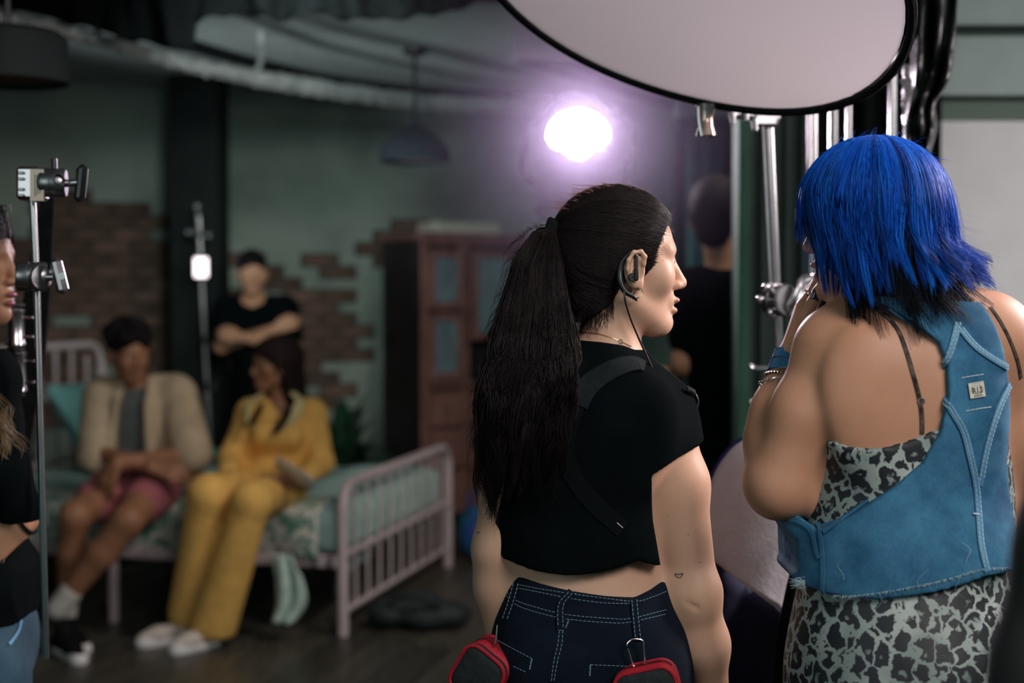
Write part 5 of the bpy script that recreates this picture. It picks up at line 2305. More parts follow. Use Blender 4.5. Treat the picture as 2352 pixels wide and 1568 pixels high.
# pouches on the belt
def pouch(label, c, rot, w, h, dep, group=None, yaw=0.0, pitch=0.0):
    root = empty('belt_pouch', c - UP * h / 2, label, 'pouch')
    ux = nrm(RT * math.cos(rot) - UP * math.sin(rot) + FW * yaw)
    uz = nrm(UP * math.cos(rot) + RT * math.sin(rot) - FW * pitch)
    uz = nrm(uz - ux * (uz @ ux))
    uy = np.cross(uz, ux)
    AX = np.stack([ux, uy, uz])

    def rr(hw, hh, rad, n=6):
        out = []
        for cx, cz, a0 in ((1, 1, 0), (-1, 1, 1), (-1, -1, 2), (1, -1, 3)):
            for a in np.linspace(a0 * math.pi / 2, (a0 + 1) * math.pi / 2, n):
                out.append((cx * (hw - rad) + rad * math.cos(a), cz * (hh - rad) + rad * math.sin(a)))
        return out
    o2 = rr(w / 2, h / 2, .022)
    n = len(o2)

    def loopy(sc, y):
        return [c + ux * x * sc + uz * z * sc + uy * y for x, z in o2]
    V, Fs = [], []
    for sc, y in ((.0005, -dep / 2 - .004), (.6, -dep / 2 - .003), (.94, -dep / 2), (1, -dep / 2 + .006), (1, dep / 2 - .006), (.94, dep / 2), (.0005, dep / 2)):
        V += loopy(sc, y)
    for j in range(6):
        for i in range(n):
            Fs.append((j * n + i, j * n + (i + 1) % n, (j + 1) * n + (i + 1) % n, (j + 1) * n + i))
    mk('pouch_body', V, Fs, M['pouch'], root)
    V, Fs = [], []
    for sc, y in ((1.0, -dep * .30), (1.02, -dep * .30), (1.02, dep * .34), (1.0, dep * .34)):
        V += loopy(sc, y)
    for j in range(3):
        for i in range(n):
            Fs.append((j * n + i, j * n + (i + 1) % n, (j + 1) * n + (i + 1) % n, (j + 1) * n + i))
    mk('red_band', V, Fs, M['red_trim'], root)
    for y in (-dep / 2 + .001, dep / 2 - .001):
        b = MB()
        L = loopy(.985, y)
        b.tube(L + [L[0]], .0032, 7, cap=False)
        b.build('piping', M['red_trim'], root)
    b = MB()
    L = loopy(1.024, .004)
    b.tube(L[2:n // 2 + 4], .0012, 5)
    b.build('zip', M['black_plastic'], root)
    return root, AX


pouch('red-trimmed black belt pouch hanging beside the hip below the bare forearm', A(1114, 1542, -.06), R(36), .078, .088, .056, yaw=-.35, pitch=.38)
r2, _ = pouch('red-trimmed black belt pouch hung from the silver carabiner', A(1488, 1586, -.15), R(-14), .094, .075, .045, yaw=-.15)
# carabiner
b = MB()
dcb = -.140
q = smooth_path([A(1440, 1483, dcb), A(1442, 1476, dcb), A(1452, 1468, dcb), A(1464, 1467, dcb), A(1475, 1470, dcb), A(1478, 1480, dcb), A(1480, 1523, dcb), A(1472, 1532, dcb), A(1462, 1532, dcb), A(1454, 1528, dcb)], 40)
b.tube(q, .0014, 8)
cb_ = b.build('carabiner', M['silver'], None)
tag(cb_, 'silver carabiner clipped on the belt loop of the navy jeans', 'carabiner')
b = MB()
b.tube([A(1442, 1488, dcb), A(1454, 1528, dcb)], .0013, 8)
b.build('gate', M['silver'], cb_)
b = MB()
b.tube(smooth_path([A(1142, 1435, -.075), A(1139, 1470, -.08), A(1137, 1482, -.08)], 8), .0016, 6)
tag(b.build('clip_hook', M['silver']), 'thin metal hook holding the pouch by the bare forearm', 'hook')

# ================================================================== B: woman with blue hair
DB = 2.10


def B(px, py, dd=0.0):
    return P(px, py, DB + dd)


wb = empty('person', (B(2090, 1500)[0], 2.1, 0), 'blue-haired woman in a cropped denim vest over a leopard-print dress', 'person')
hB = Head(B(1996, 503), (-.80, .58, -.08))
F = Fld()
F.cone(B(1938, 802), B(2262, 784), .049, .050, .06)
F.ell(B(2095, 935), (.125, .095, .20), .06)
F.ell(B(2085, 1195, .01), (.150, .112, .18), .07)
F.ell(B(2085, 1470), (.153, .124, .20), .07)
F.ell(B(1985, 900, -.075), (.06, .03, .09), .06)
F.ell(B(2190, 900, -.075), (.05, .03, .09), .06)
F.ell(B(1955, 1085, .10), (.075, .085, .075), .05)
F.ell(B(2170, 1085, .12), (.07, .075, .075), .05)
TB = list(range(len(F.p)))
F.cone(B(2035, 620, .01), B(2070, 760, .0), .050, .056, .03)
F.cone(B(2065, 752), B(1950, 785), .046, .044, .06)
F.cone(B(2065, 745), B(2255, 765), .048, .048, .06)
TB2 = [len(F.p) - 2, len(F.p) - 1]
# arm raised to the mouth
F.ell(B(1917, 796, -.005), (.047, .047, .049), .03)
F.cone(B(1904, 815, -.01), B(1850, 950, -.01), .0485, .0475, .03)
F.cone(B(1850, 950, -.01), B(1795, 1105, .0), .0475, .0485, .03)
F.ell(B(1786, 1128, .0), (.040, .042, .038), .03)
F.cone(B(1780, 1092, .03), B(1779, 1010, .05), .043, .0405, .03)
F.cone(B(1779, 1010, .05), B(1786, 940, .065), .0405, .034, .03)
F.cone(B(1786, 940, .065), B(1814, 828, .085), .034, .0235, .03)
hw_ = B(1812, 822, .087)
hd = nrm(B(1842, 700, .10) - hw_)
hn = nrm(-RT * .93 + UP * .30 + FW * .12)
JB = hand(F, hw_, hd, hn, 1, .96, (.32, .30, .22), .05, .25, tpts=[B(1836, 782, .070), B(1850, 728, .052), B(1865, 697, .046), B(1876, 668, .046)])
# other arm
F.cone(B(2290, 790), B(2318, 1000, .03), .050, .040, .05)
F.cone(B(2318, 1000, .03), B(2306, 1160, .06), .040, .037, .04)
F.cone(B(2306, 1160, .06), B(2180, 1230, .24), .036, .025, .03)
hand(F, B(2175, 1230, .25), nrm(-RT * .9 + FW * .5), nrm(UP - FW * .3), 1, .95)
hB.add(F)
lo, hi = F.bounds()
xs = axis_pts(lo[0] - .01, hi[0] + .01, .0038)
ys = axis_pts(lo[1] - .01, hi[1] + .01, .0038)
zs = axis_pts(lo[2] - .01, hi[2] + .01, .0040)
D = F.eval(xs, ys, zs)
V, Fc = surface_nets(xs, ys, zs, D)
bodyB = mk('body', V, Fc, M['skin_tan'], wb, True, True)
del D
hB.features(wb, M['brow'], M['eyewhite'], M['iris'], M['lip_pink'])

# dress
Dr = F.copy(.004, TB)
Dr.ell(B(2085, 1560), (.162, .130, .22), .06)
hp = B(2085, 1600)
Dr.cone(hp, np.array([hp[0], hp[1], .46]), .150, .165, .08)
Dr.cone(np.array([hp[0], hp[1], .60]), np.array([hp[0], hp[1], .44]), .16, .17, .05)
Dr.ell(np.array([hp[0], hp[1], -.6]), (2, 2, 1.02), .001, 's')
dress = garment('leopard_dress', Dr, .0062, M['leopard'], wb,
                [cutter([(1700, 1000), (1880, 1004), (1912, 1014), (1950, 1024), (2000, 1029), (2050, 1020), (2090, 1006), (2140, 984), (2240, 970), (2420, 960), (2500, 4200), (1500, 4200)], DB - .10)], bvh=True)
for s in (-1, 1):
    f = Fld()
    kn = np.array([hp[0] + s * .08, hp[1] + .01, .48])
    an = np.array([hp[0] + s * .085, hp[1] + .02, .09])
    f.cone(kn, kn * .4 + an * .6 + np.array([0, -.02, .05]), .055, .05, .03)
    f.cone(kn * .4 + an * .6 + np.array([0, -.02, .05]), an, .05, .034, .03)
    garment('lower_leg', f, .01, M['skin_tan'], wb)
    shoe('boot', .01, wb, an - np.array([0, .04, 0]), (-.3, 1, 0), M['black_plastic'], M['black_plastic'])

# denim vest
Vs = F.copy(.013, TB + TB2)
Vs.ell(B(2085, 1290, .0), (.172, .134, .13), .05)
Vs.ell(B(1852, 1225, .06), (.045, .08, .09), .05)
Vs.cone(B(2020, 700, .0), B(2110, 745, -.01), .058, .060, .05)
back = cutter([(1990, 686), (2040, 680), (2110, 690), (2200, 690), (2268, 694), (2290, 745), (2306, 800), (2322, 870), (2334, 950), (2331, 1010), (2325, 1055), (2331, 1120), (2341, 1215), (2352, 1300), (2340, 1306),
               (2250, 1312), (2180, 1332), (2100, 1350), (2000, 1367), (1930, 1371), (1850, 1358), (1838, 1340), (1852, 1330), (1852, 1262), (1800, 1200), (1800, 1180), (1850, 1196), (1892, 1227),
               (1960, 1184), (2050, 1116), (2110, 1060), (2148, 990), (2166, 905), (2164, 835), (2150, 787), (2100, 742), (2040, 704)], DB - .10)
vest = garment('denim_vest', Vs, .0042, M['denim'], wb, [back], bvh=True)


def seam(pts, w, m, name='seam', lift=.0012, th=.0022, n=50):
    return ribbon(name, vest, pts, w, m, vest, lift, th, n)


LD = M['light_denim']
seam([(2040, 706), (2098, 744), (2146, 790), (2159, 836), (2161, 905), (2143, 988), (2105, 1057), (2045, 1112), (1957, 1179), (1894, 1222)], .007, M['denim'], 'armhole_binding', .0014, .003, 90)
seam([(2200, 742), (2188, 790), (2172, 836), (2166, 850)], .0095, LD)
seam([(2205, 755), (2240, 796), (2282, 826), (2316, 846)], .0095, LD)
seam([(2168, 912), (2192, 952), (2213, 990), (2228, 1050), (2240, 1110), (2246, 1180), (2252, 1250), (2266, 1312)], .0100, LD)
seam([(2316, 882), (2295, 930), (2278, 980), (2262, 1040), (2248, 1115)], .0095, LD)
seam([(1880, 1200), (1888, 1240), (1892, 1300), (1890, 1362)], .006, M['denim'])
mb = MB()
for off in (-4, 4):
    for pl in ([(2200, 742), (2188, 790), (2172, 836)], [(2205, 755), (2240, 796), (2282, 826), (2312, 844)], [(2168, 912), (2192, 952), (2213, 990), (2228, 1050), (2240, 1110), (2246, 1180), (2252, 1250), (2264, 1308)], [(2316, 882), (2295, 930), (2278, 980), (2262, 1040), (2250, 1105)]):
        stitches(mb, vest, [(x + off, y) for x, y in pl], r=.0006, lift=.0042)
for pl in ([(2208, 868), (2236, 863), (2262, 859)], [(2218, 944), (2250, 938), (2280, 934)]):
    stitches(mb, vest, pl, r=.0008, lift=.0010, dash=.006, gap=.0008)
stitches(mb, vest, [(2232, 1180), (2252, 1183)], r=.0012, lift=.004, dash=.01, gap=.0005)
mb.build('stitching', mat('denim_thread', (.42, .55, .62), .8), vest)['kind'] = 'stuff'
# label patch with R13
lc_ = drape(vest, [(2222, 882), (2256, 876), (2260, 909), (2226, 914)], lift=.0030)
pu_ = nrm(lc_[1] - lc_[0])
pv_ = nrm(lc_[3] - lc_[0])
pn_ = nrm(np.cross(pu_, pv_))
if pn_ @ FW > 0:
    pn_ = -pn_
pv_ = nrm(np.cross(pu_, pn_)) if nrm(np.cross(pu_, pn_)) @ pv_ > 0 else -nrm(np.cross(pu_, pn_))
pc_ = lc_.mean(0)
b = MB()
b.box(pc_, (.0235, .0215, .0016), np.stack([pu_, pv_, pn_]), .0004)
patch = b.build('label_patch', mat('cream_label', (.60, .60, .50), .85, var=.06, vscale=150), vest, smooth=False)
ink2 = mat('label_ink', (.03, .035, .035), .8)
b = MB()


def onp(u, v):
    return pc_ + pu_ * u + pv_ * v + pn_ * .0012


for a in (.002, .0032):
    b.tube([onp(-.008, .0085), onp(.008, .0085)], .00022, 4)
    b.tube([onp(-.006, .0068 + (a - .002)), onp(.006, .0068 + (a - .002))], .00022, 4)
dm = [(-.0098, 0), (-.006, -.0062), (.006, -.0062), (.0098, 0), (.006, .0050), (-.006, .0050), (-.0098, 0)]
b.tube([onp(*q) for q in dm], .00025, 4)
for k in range(4):
    b.tube([onp(-.0085 + k * .0006, -.0095), onp(.009 - k * .001, -.0095)], .00018, 4)
o = b.build('label_print', ink2, patch)
WLOC[o.name] = WLOC[patch.name]
tcv = bpy.data.curves.new('lettering', 'FONT')
tcv.body = 'R13'
tcv.size = .0115
tcv.align_x = 'CENTER'
tcv.align_y = 'CENTER'
tcv.extrude = .0002
tcv.offset = .00025
tob = bpy.data.objects.new('lettering_source', tcv)
COL.objects.link(tob)
dg = bpy.context.evaluated_depsgraph_get()
tme = bpy.data.meshes.new_from_object(tob.evaluated_get(dg))
tv = np.array([v.co[:] for v in tme.vertices])
tf = [tuple(p.vertices) for p in tme.polygons]
bpy.data.objects.remove(tob)
tv = np.array([pc_ + pu_ * v[0] * .85 - pv_ * (v[1] - .0006) + pn_ * (.0011 + v[2]) for v in tv])
mk('lettering', tv, tf, ink2, patch, False)
# frayed hem threads
S = []
hempts = smooth_path([(1852, 1358), (1930, 1370), (2000, 1366), (2100, 1349), (2180, 1331), (2250, 1311), (2335, 1304)], 200)
for i in range(420):
    x, y = hempts[RNG.integers(0, 200)]
    L = RNG.uniform(3, 10)
    dx = RNG.normal(0, 4)
    S.append(drape(vest, [(x + dx * t, y - 3 + 1.0 * t) for t in np.linspace(0, 1, 3)], lift=.001))
    base = S[-1][0]
    S[-1] = np.array([base + RT * dx * t * .0006 - UP * (L * t - 2) * .0006 - FW * .002 for t in np.linspace(0, 1, 6)])
for x, y, k in ((2020, 1362, 1), (1938, 1330, 2), (2200, 1325, 3), (2110, 1350, 4), (1850, 1340, 5), (2215, 1290, 6)):
    for j in range(1):
        base = drape(vest, [(x + j * 4, y)], lift=.003)[0]
        S.append(np.array([base + RT * .012 * math.sin(t * 4 + k + j) * t - UP * .028 * t * (1 if k % 2 else -1) - FW * .003 for t in np.linspace(0, 1, 6)]))
for i in range(26):
    base = drape(vest, [(1850, 1336 + RNG.uniform(-6, 8))], lift=.001)[0]
    S.append(np.array([base - RT * (.020 * t) * RNG.uniform(.6, 1.3) + UP * (.004 * math.sin(t * 3 + i)) - FW * .002 for t in np.linspace(0, 1, 6)]))
o = strands('frayed_threads', S, .00030, mat('fray_thread', (.36, .50, .55), .9), vest)
# front edge piece with a button band
ribbon('front_edge', vest, [(1806, 1190), (1842, 1200), (1866, 1222), (1876, 1262), (1884, 1282)], .006, M['denim'], vest, .001, .002, 30)

# straps
STM = mat('leopard_strap', (.010, .008, .008), .6, vscale=90, color2=(.115, .085, .062), spec=.2)
ribbon('shoulder_strap', bodyB, [(1998, 700), (2030, 722), (2062, 758), (2082, 808), (2097, 858), (2110, 906), (2117, 950), (2118, 996)], .0056, STM, wb, .0004, .0018, 60)
ribbon('shoulder_strap', bodyB, [(2274, 706), (2296, 738), (2318, 780), (2336, 828), (2344, 868)], .0048, STM, wb, .0004, .0018, 40)
b = MB()
c = drape(bodyB, [(2116, 921)], lift=.002)[0]
b.ring(c, -FW, .0042, .0011, 16, 6)
b.build('strap_slider', M['silver'], wb)

# jewellery on the raised hand and wrist
i0 = JB[0]
rc = i0[0] * .45 + i0[1] * .55
b = MB()
b.ring(rc, i0[1] - i0[0], .0098, .0011, 24, 6)
rg = b.build('ring', M['gold'], wb)
b = MB()
b.ball(rc + nrm(-FW - RT * .5) * .0102, (.0045, .003, .0062), 10)
b.build('ring_stone', M['silver'], rg)
tj = JB[4]
b = MB()
tn = nrm(-FW * .9 + RT * .05)
tcn = tj[3] * .72 + tj[2] * .28 + tn * .0088
td = nrm(tj[3] - tj[2])
ts = np.cross(td, tn)
V, Fs = [], []
for i in range(9):
    for j in range(7):
        u, v = -1 + i / 4, -1 + j / 3
        V.append(tcn + td * u * .0092 + ts * v * .0068 * (1 - .25 * max(0, u) ** 2) - tn * .0028 * v * v + tn * .0012)
for i in range(8):
    for j in range(6):
        Fs.append((i * 7 + j, i * 7 + j + 1, (i + 1) * 7 + j + 1, (i + 1) * 7 + j))
mk('thumb_nail', V, Fs, mat('navy_nail', (.008, .018, .06), .12, coat=1.0), wb, True, solid=.0012)
fax = nrm(B(1814, 828, .085) - B(1786, 940, .065))


def armring(t):
    return B(1814, 828, .085) * (1 - t) + B(1786, 940, .065) * t, .0235 + (.034 - .0235) * t


brc = empty('leather_bracelet', B(1790, 850, .07), 'blue wrapped leather bracelet with a small buckle on the raised wrist', 'bracelet')
blu = mat('blue_leather', (.010, .16, .34), .5, var=.2, vscale=60)
for k, (t, r_) in enumerate(((-.10, .0046), (.01, .0046), (.12, .0046), (.23, .0050))):
    c, rad = armring(t)
    V, Fs = [], []
    ax_ = nrm(fax + RT * .05 * math.sin(k * 2.0) + UP * .06 * (-1) ** k)
    u_ = nrm(np.cross(ax_, FW))
    w_ = np.cross(ax_, u_)
    n = 40
    for h_, dr in ((-r_, .0020), (r_, .0020), (r_, .0040), (-r_, .0040)):
        for i in range(n):
            a = 2 * math.pi * i / n
            V.append(c + ax_ * h_ + (u_ * math.cos(a) + w_ * math.sin(a)) * (rad + dr))
    for j in range(4):
        for i in range(n):
            Fs.append((j * n + i, j * n + (i + 1) % n, ((j + 1) % 4) * n + (i + 1) % n, ((j + 1) % 4) * n + i))
    mk('band', V, Fs, blu, brc, 'auto')
c, rad = armring(.23)
b = MB()
bc_ = c - FW * (rad + .003) - RT * .012
for a, d_ in (((-.006, -.007), (.006, -.007)), ((.006, -.007), (.006, .007)), ((.006, .007), (-.006, .007)), ((-.006, .007), (-.006, -.007)), ((0, -.007), (0, .008))):
    b.tube([bc_ + RT * a[0] + UP * a[1], bc_ + RT * d_[0] + UP * d_[1]], .0011, 6)
b.build('buckle', M['silver'], brc)
brc = empty('beaded_bracelet', armring(.40)[0], 'thin dark bracelet of metal beads just below the blue leather wraps', 'bracelet')
c, rad = armring(.38)
u_ = nrm(np.cross(fax, FW))
w_ = np.cross(fax, u_)
b = MB()
b.ring(c, fax, rad + .0025, .0018, 36, 6)
b.build('cord', M['black_plastic'], brc)
for i in range(34):
    a = 2 * math.pi * i / 34
    b = MB()
    b.ball(c + (u_ * math.cos(a) + w_ * math.sin(a)) * (rad + .0038), .0021, 6)
    b.build('bead', M['silver'], brc)
brc = empty('chain_bracelet', armring(.6)[0], 'silver chain-link bracelet hanging lowest on the raised forearm', 'bracelet')
c, rad = armring(.60)
ax_ = nrm(fax + FW * .10 + RT * .05)
u_ = nrm(np.cross(ax_, FW))
w_ = np.cross(ax_, u_)
for i in range(20):
    a = 2 * math.pi * i / 20
    rd = u_ * math.cos(a) + w_ * math.sin(a)
    tn_ = -u_ * math.sin(a) + w_ * math.cos(a)
    b = MB()
    nn_ = rd if i % 2 else nrm(rd * .4 + ax_)
    b.ring(c + rd * (rad + .0035), nn_, .0068, .0014, 14, 6, sc=(1.0, .72), u=tn_)
    b.build('link', M['silver'], brc)

# ------------------------------------------------------------------ blue hair
M['blue_fill'] = mat('blue_hair_mass', (.001, .010, .06), .8, var=.4, vscale=40, spec=.1)  # darker than the strands, painting shade into gaps between the locks
M['blue_hair'] = hair_mat('blue_hair', [(0, (.003, .005, .008)), (.18, (.004, .007, .012)), (.30, (.001, .026, .17)), (.62, (.002, .075, .48)), (1, (.015, .22, .80))], .5, .10)
cB = B(2008, 480)
rB = np.array([.108, .116, .108])
S, tone = [], []
fwdB = math.atan2(.58, -.80)


def blue_strand(phi, th0, r0, drop, flick, amp, ph, jit, T=16, shrink=None, bang=False, phic=None):
    pts = []
    phi0 = phi
    zt0 = math.cos(th0)
    Larc = .150 * (1 - th0 / 1.571)
    tot = Larc + drop
    for t in np.linspace(0, 1, T):
        s = t * tot
        d_ = max(0, s - Larc)
        gather = 1 - .72 * t ** 2
        if phic is not None:
            phi = phic + (phi0 - phic) * gather
        cp_, sp_ = math.cos(phi), math.sin(phi)
        e = d_ / max(drop, 1e-3)
        if s < Larc:
            th_ = th0 + s / Larc * (1.571 - th0)
            r_ = math.sin(th_) ** .92
            zz = rB[2] * math.cos(th_)
        else:
            r_, zz = 1.0, -d_
        f_ = max(0, (s - Larc + .03)) / .13
        f_ = f_ * f_ / (.35 + f_)
        lx = max(0, -cp_)
        k = r0 * r_ * (1 + .05 * f_ + .10 * f_ * max(0, cp_) - (.30 * f_ * lx if not bang else .05 * f_))
        p = np.array([rB[0] * cp_ * k, rB[1] * sp_ * r0 * r_ * (1 + .03 * f_), zz])
        if not bang:
            p[0] += .010 * f_
        fl = flick * max(0, (e - .5) / .5) ** 1.7
        p += np.array([cp_ * .8 + .35, sp_ * .5, .06]) * fl
        wv = min(1, max(0, (s - .05) / .12))
        tang = np.array([-sp_, cp_, 0])
        p = p + tang * (amp * wv * math.sin(s * 34 + ph) + jit[0] * (.3 + .7 * wv) * gather) + np.array([cp_, sp_, 0]) * (jit[1] * wv * gather + amp * .4 * wv * math.sin(s * 27 + ph * 1.7))
        pts.append(cB + p)
    return pts


part = np.array([0.01, 0, 1])
ng = 140
for g in range(ng):
    phi = RNG.uniform(-math.pi, math.pi)
    dphi = abs((phi - fwdB + math.pi) % (2 * math.pi) - math.pi)
    bang = dphi < .75
    th0 = RNG.uniform(.04, .55)
    r0 = RNG.uniform(.985, 1.025)
    drop = .004 + RNG.uniform(0, .042) if bang else RNG.uniform(.085, .140)
    if not bang and math.cos(phi) > -.15:
        drop = RNG.uniform(.075, .118)
    flick = RNG.uniform(.0, .02) if not bang else .003
    if math.cos(phi) > .25:
        flick = RNG.uniform(.010, .042)
    amp, ph = RNG.uniform(.002, .0105), RNG.uniform(0, 6.28)
    ct = np.clip(RNG.normal(.53, .20), .28, 1)
    for k in range(36):
        j = (RNG.normal(0, .0026), RNG.normal(0, .0020))
        S.append(blue_strand(phi + RNG.normal(0, .045), max(.02, th0 + RNG.normal(0, .05)), r0 + RNG.normal(0, .006), drop + RNG.normal(0, .005), flick, amp, ph, j, bang=bang, phic=phi))
        tone.append(np.clip(ct + RNG.normal(0, .07), .28, 1))
for g in range(60):                                    # black under-layer
    phi = RNG.uniform(-2.5, .55)
    r0 = RNG.uniform(.82, .99)
    drop = RNG.uniform(.145, .185)
    flick = RNG.uniform(.0, .03) + (.035 * RNG.random() if math.cos(phi) > .2 else 0)
    amp, ph = RNG.uniform(.002, .006), RNG.uniform(0, 6.28)
    for k in range(26):
        j = (RNG.normal(0, .004), RNG.normal(0, .003))
        S.append(blue_strand(phi + RNG.normal(0, .05), 1.0, r0 + RNG.normal(0, .008), drop + RNG.normal(0, .008), flick, amp, ph, j))
        tone.append(RNG.uniform(0, .14))
nmain = len(S)
for i in range(420):                                   # loose single hairs
    phi = RNG.uniform(-math.pi, math.pi)
    b0 = blue_strand(phi, RNG.uniform(.02, .5), 1.02, RNG.uniform(.02, .14), RNG.uniform(0, .05), RNG.uniform(.002, .008), RNG.uniform(0, 6.28), (RNG.normal(0, .012), abs(RNG.normal(.003, .006))))
    S.append(b0)
    tone.append(RNG.uniform(.5, 1))
for i in range(90):
    phi = RNG.uniform(-math.pi, math.pi)
    th_ = RNG.uniform(.1, .9)
    d0 = np.array([math.cos(phi) * math.sin(th_), math.sin(phi) * math.sin(th_), math.cos(th_)])
    b0 = cB + rB * d0
    dv = nrm(d0 * .6 + RNG.normal(0, .5, 3)) * RNG.uniform(.01, .03)
    S.append([b0 + dv * t - UP * .01 * t * t for t in np.linspace(0, 1, 16)])
    tone.append(RNG.uniform(.7, 1))
strands('hair_strands', S, np.concatenate([np.full(nmain, .00060), np.full(len(S) - nmain, .00024)]), M['blue_hair'], wb, np.array(tone))
f = Fld()
f.ell(cB, rB * .965, .0)
f.cone(cB + np.array([.005, -.01, -.03]), cB + np.array([.014, -.012, -.105]), .088, .066, .03)
blue = garment('hair', f, .005, M['blue_fill'], wb, cuts=[])

# ================================================================== C: cropped profile at the edge
DCC = 2.72


def Cc(px, py, dd=0.0):
    return P(px, py, DCC + dd)


wc = empty('person', (Cc(-70, 1500)[0], DCC, 0), 'curly-haired person in profile with dark lips, black top and blue jeans', 'person')
hC = Head(Cc(-74, 604), (.99, -.10, 0))
F = Fld()
F.cone(Cc(-180, 860, .10), Cc(-40, 870, -.10), .058, .056, .05)
F.ell(Cc(-95, 1000), (.105, .14, .17), .05)
F.ell(Cc(-90, 1230), (.095, .125, .17), .05)
F.ell(Cc(-80, 1430), (.115, .15, .15), .05)
F.ell(Cc(-35, 1000, -.05), (.055, .06, .06), .04)
TC = list(range(len(F.p)))
F.cone(Cc(-100, 690), Cc(-110, 850), .050, .055, .03)
F.cone(Cc(-40, 890, -.14), Cc(-20, 1060, -.17), .048, .042, .04)
F.cone(Cc(-20, 1060, -.17), Cc(52, 1195, -.14), .040, .028, .03)
hand(F, Cc(50, 1200, -.14), nrm(-RT * .80 - UP * .60), nrm(-FW * .9 + UP * .3), 1, 1.0, (.35, .5, .4))
hC.add(F)
lo, hi = F.bounds()
zc = hC.o[2]
xs, ys = axis_pts(lo[0] - .01, hi[0] + .01, .0042), axis_pts(lo[1] - .01, hi[1] + .01, .0042)
zs = zaxis([(lo[2] - .01, zc - .14, .0045), (zc - .14, zc + .03, .0022), (zc + .03, hi[2] + .012, .004)])
V, Fc = surface_nets(xs, ys, zs, F.eval(xs, ys, zs))
mk('body', V, Fc, M['skin_olive'], wc, True)
hC.features(wc, M['brow'], M['eyewhite'], M['iris'], M['lip_red'])
T = F.copy(.012, TC)
T.cone(Cc(-40, 890, -.14), Cc(-18, 1065, -.17), .060, .056, .04)
T.cone(Cc(-18, 1065, -.17), Cc(46, 1172, -.14), .054, .040, .04)
T.ell(Cc(-55, 1330, -.02), (.12, .15, .08), .05)
garment('black_top', T, .006, M['tee'], wc, [cutter([(-500, 770), (-150, 800), (-70, 812), (0, 800), (200, 780), (200, 1165), (70, 1172), (30, 1195), (75, 1300), (70, 1412), (0, 1438), (-500, 1450)], DCC)])
Jc = Fld()
Jc.ell(Cc(-70, 1470), (.125, .155, .15), .05)
Jc.ell(Cc(-140, 1520), (.10, .14, .12), .05)
for s in (-1, 1):
    q = Cc(-55 if s > 0 else -85, 1560, -.09 * s)
    Jc.cone(q, np.array([q[0] + .045, q[1], .48]), .098, .07, .04)
    Jc.cone(np.array([q[0] + .045, q[1], .48]), np.array([q[0] + .02, q[1], .10]), .07, .062, .03)
    shoe('sneaker', .010, wc, np.array([q[0] - .02, q[1], 0]), (1, 0, 0), M['black_cloth'], M['paper'])
Jc.ell(np.array([q[0], q[1], -.45]), (2, 2, .51), .001, 's')
jl = garment('blue_jeans', Jc, .008, denim('pale_jeans', (.006, .036, .058), (.020, .068, .102), 9), wc, [cutter([(-600, 1395), (0, 1410), (300, 1380), (300, 5000), (-600, 5000)], DCC)], bvh=True)
ribbon('pocket_seam', jl, [(40, 1405), (46, 1430), (38, 1455), (20, 1480)], .006, M['light_denim'], jl, .001, .002, 14)
b = MB()
b.ring(Cc(56, 1188, -.14), nrm(RT * .75 + UP * .45), .032, .0035, 30, 8)
b.build('wrist_band', M['black_cloth'], wc)
b = MB()
b.ring(Cc(-2, 1282, -.16), nrm(-RT * .75 - UP * .6), .0105, .0025, 20, 6)
b.build('ring', M['black_plastic'], wc)
M['curl_hair'] = hair_mat('curl_hair', [(0, (.010, .007, .006)), (.5, (.05, .03, .016)), (1, (.26, .17, .06))], .45, .4)
f = Fld()
f.ell(hC.w((0, -.02, .04)), (.088, .11, .09), .0, 'u', hC.M)
f.cone(hC.w((0, -.07, .0)), Cc(-130, 860), .09, .08, .05)
f.ell(hC.w((0, .075, -.04)), (.07, .06, .085), .02, 's', hC.M)
garment('hair', f, .007, M['hair_fill'], wc)
S, tone = [], []
for g in range(34):
    wisp = g < 7
    gx0, gy0 = RNG.uniform(-150, -60), RNG.uniform(470, 560)
    gye = RNG.uniform(960, 1045) if wisp else RNG.uniform(800, 1000)
    gxe = RNG.uniform(8, 52) if wisp else RNG.uniform(-160, -12)
    ph, fr, am = RNG.uniform(0, 6.28), RNG.uniform(80, 130), RNG.uniform(8, 20)
    dp = RNG.uniform(-.15, -.07)
    for k in range(20):
        x0, y0 = gx0 + RNG.normal(0, 8), gy0 + RNG.normal(0, 6)
        xe, ye = gxe + RNG.normal(0, 5), gye + RNG.normal(0, 14)
        pts = []
        for t in np.linspace(0, 1, 26):
            y = y0 + (ye - y0) * t
            x = x0 + (xe - x0) * t ** 2.6 - 60 * math.sin(t * 3.14) * (1 - t)
            pts.append(Cc(x + am * t * math.sin(y / fr * 6.28 + ph) + RNG.normal(0, .25), y, dp - .14 * t + .012 * t * math.cos(y / fr * 6.28 + ph)))
        S.append(pts)
        tone.append(np.clip(np.linspace(-.15, .95, 26) + RNG.normal(0, .12), 0, 1))
for i in range(60):
    x0 = RNG.uniform(-20, 12)
    S.append([Cc(x0 + 14 * math.sin(t * 2.6 + i), 470 + 90 * t, -.08) for t in np.linspace(0, 1, 26)])
    tone.append(np.full(26, .15))
strands('hair_strands', S, .0006, M['curl_hair'], wc, np.array(tone))

# ================================================================== seated and standing people at the bed
ST_ = .011


def fig_hand(F, w, d, n, side, s=1.0, curl=(.4, .5, .4)):
    return hand(F, w, d, n, side, s, curl)


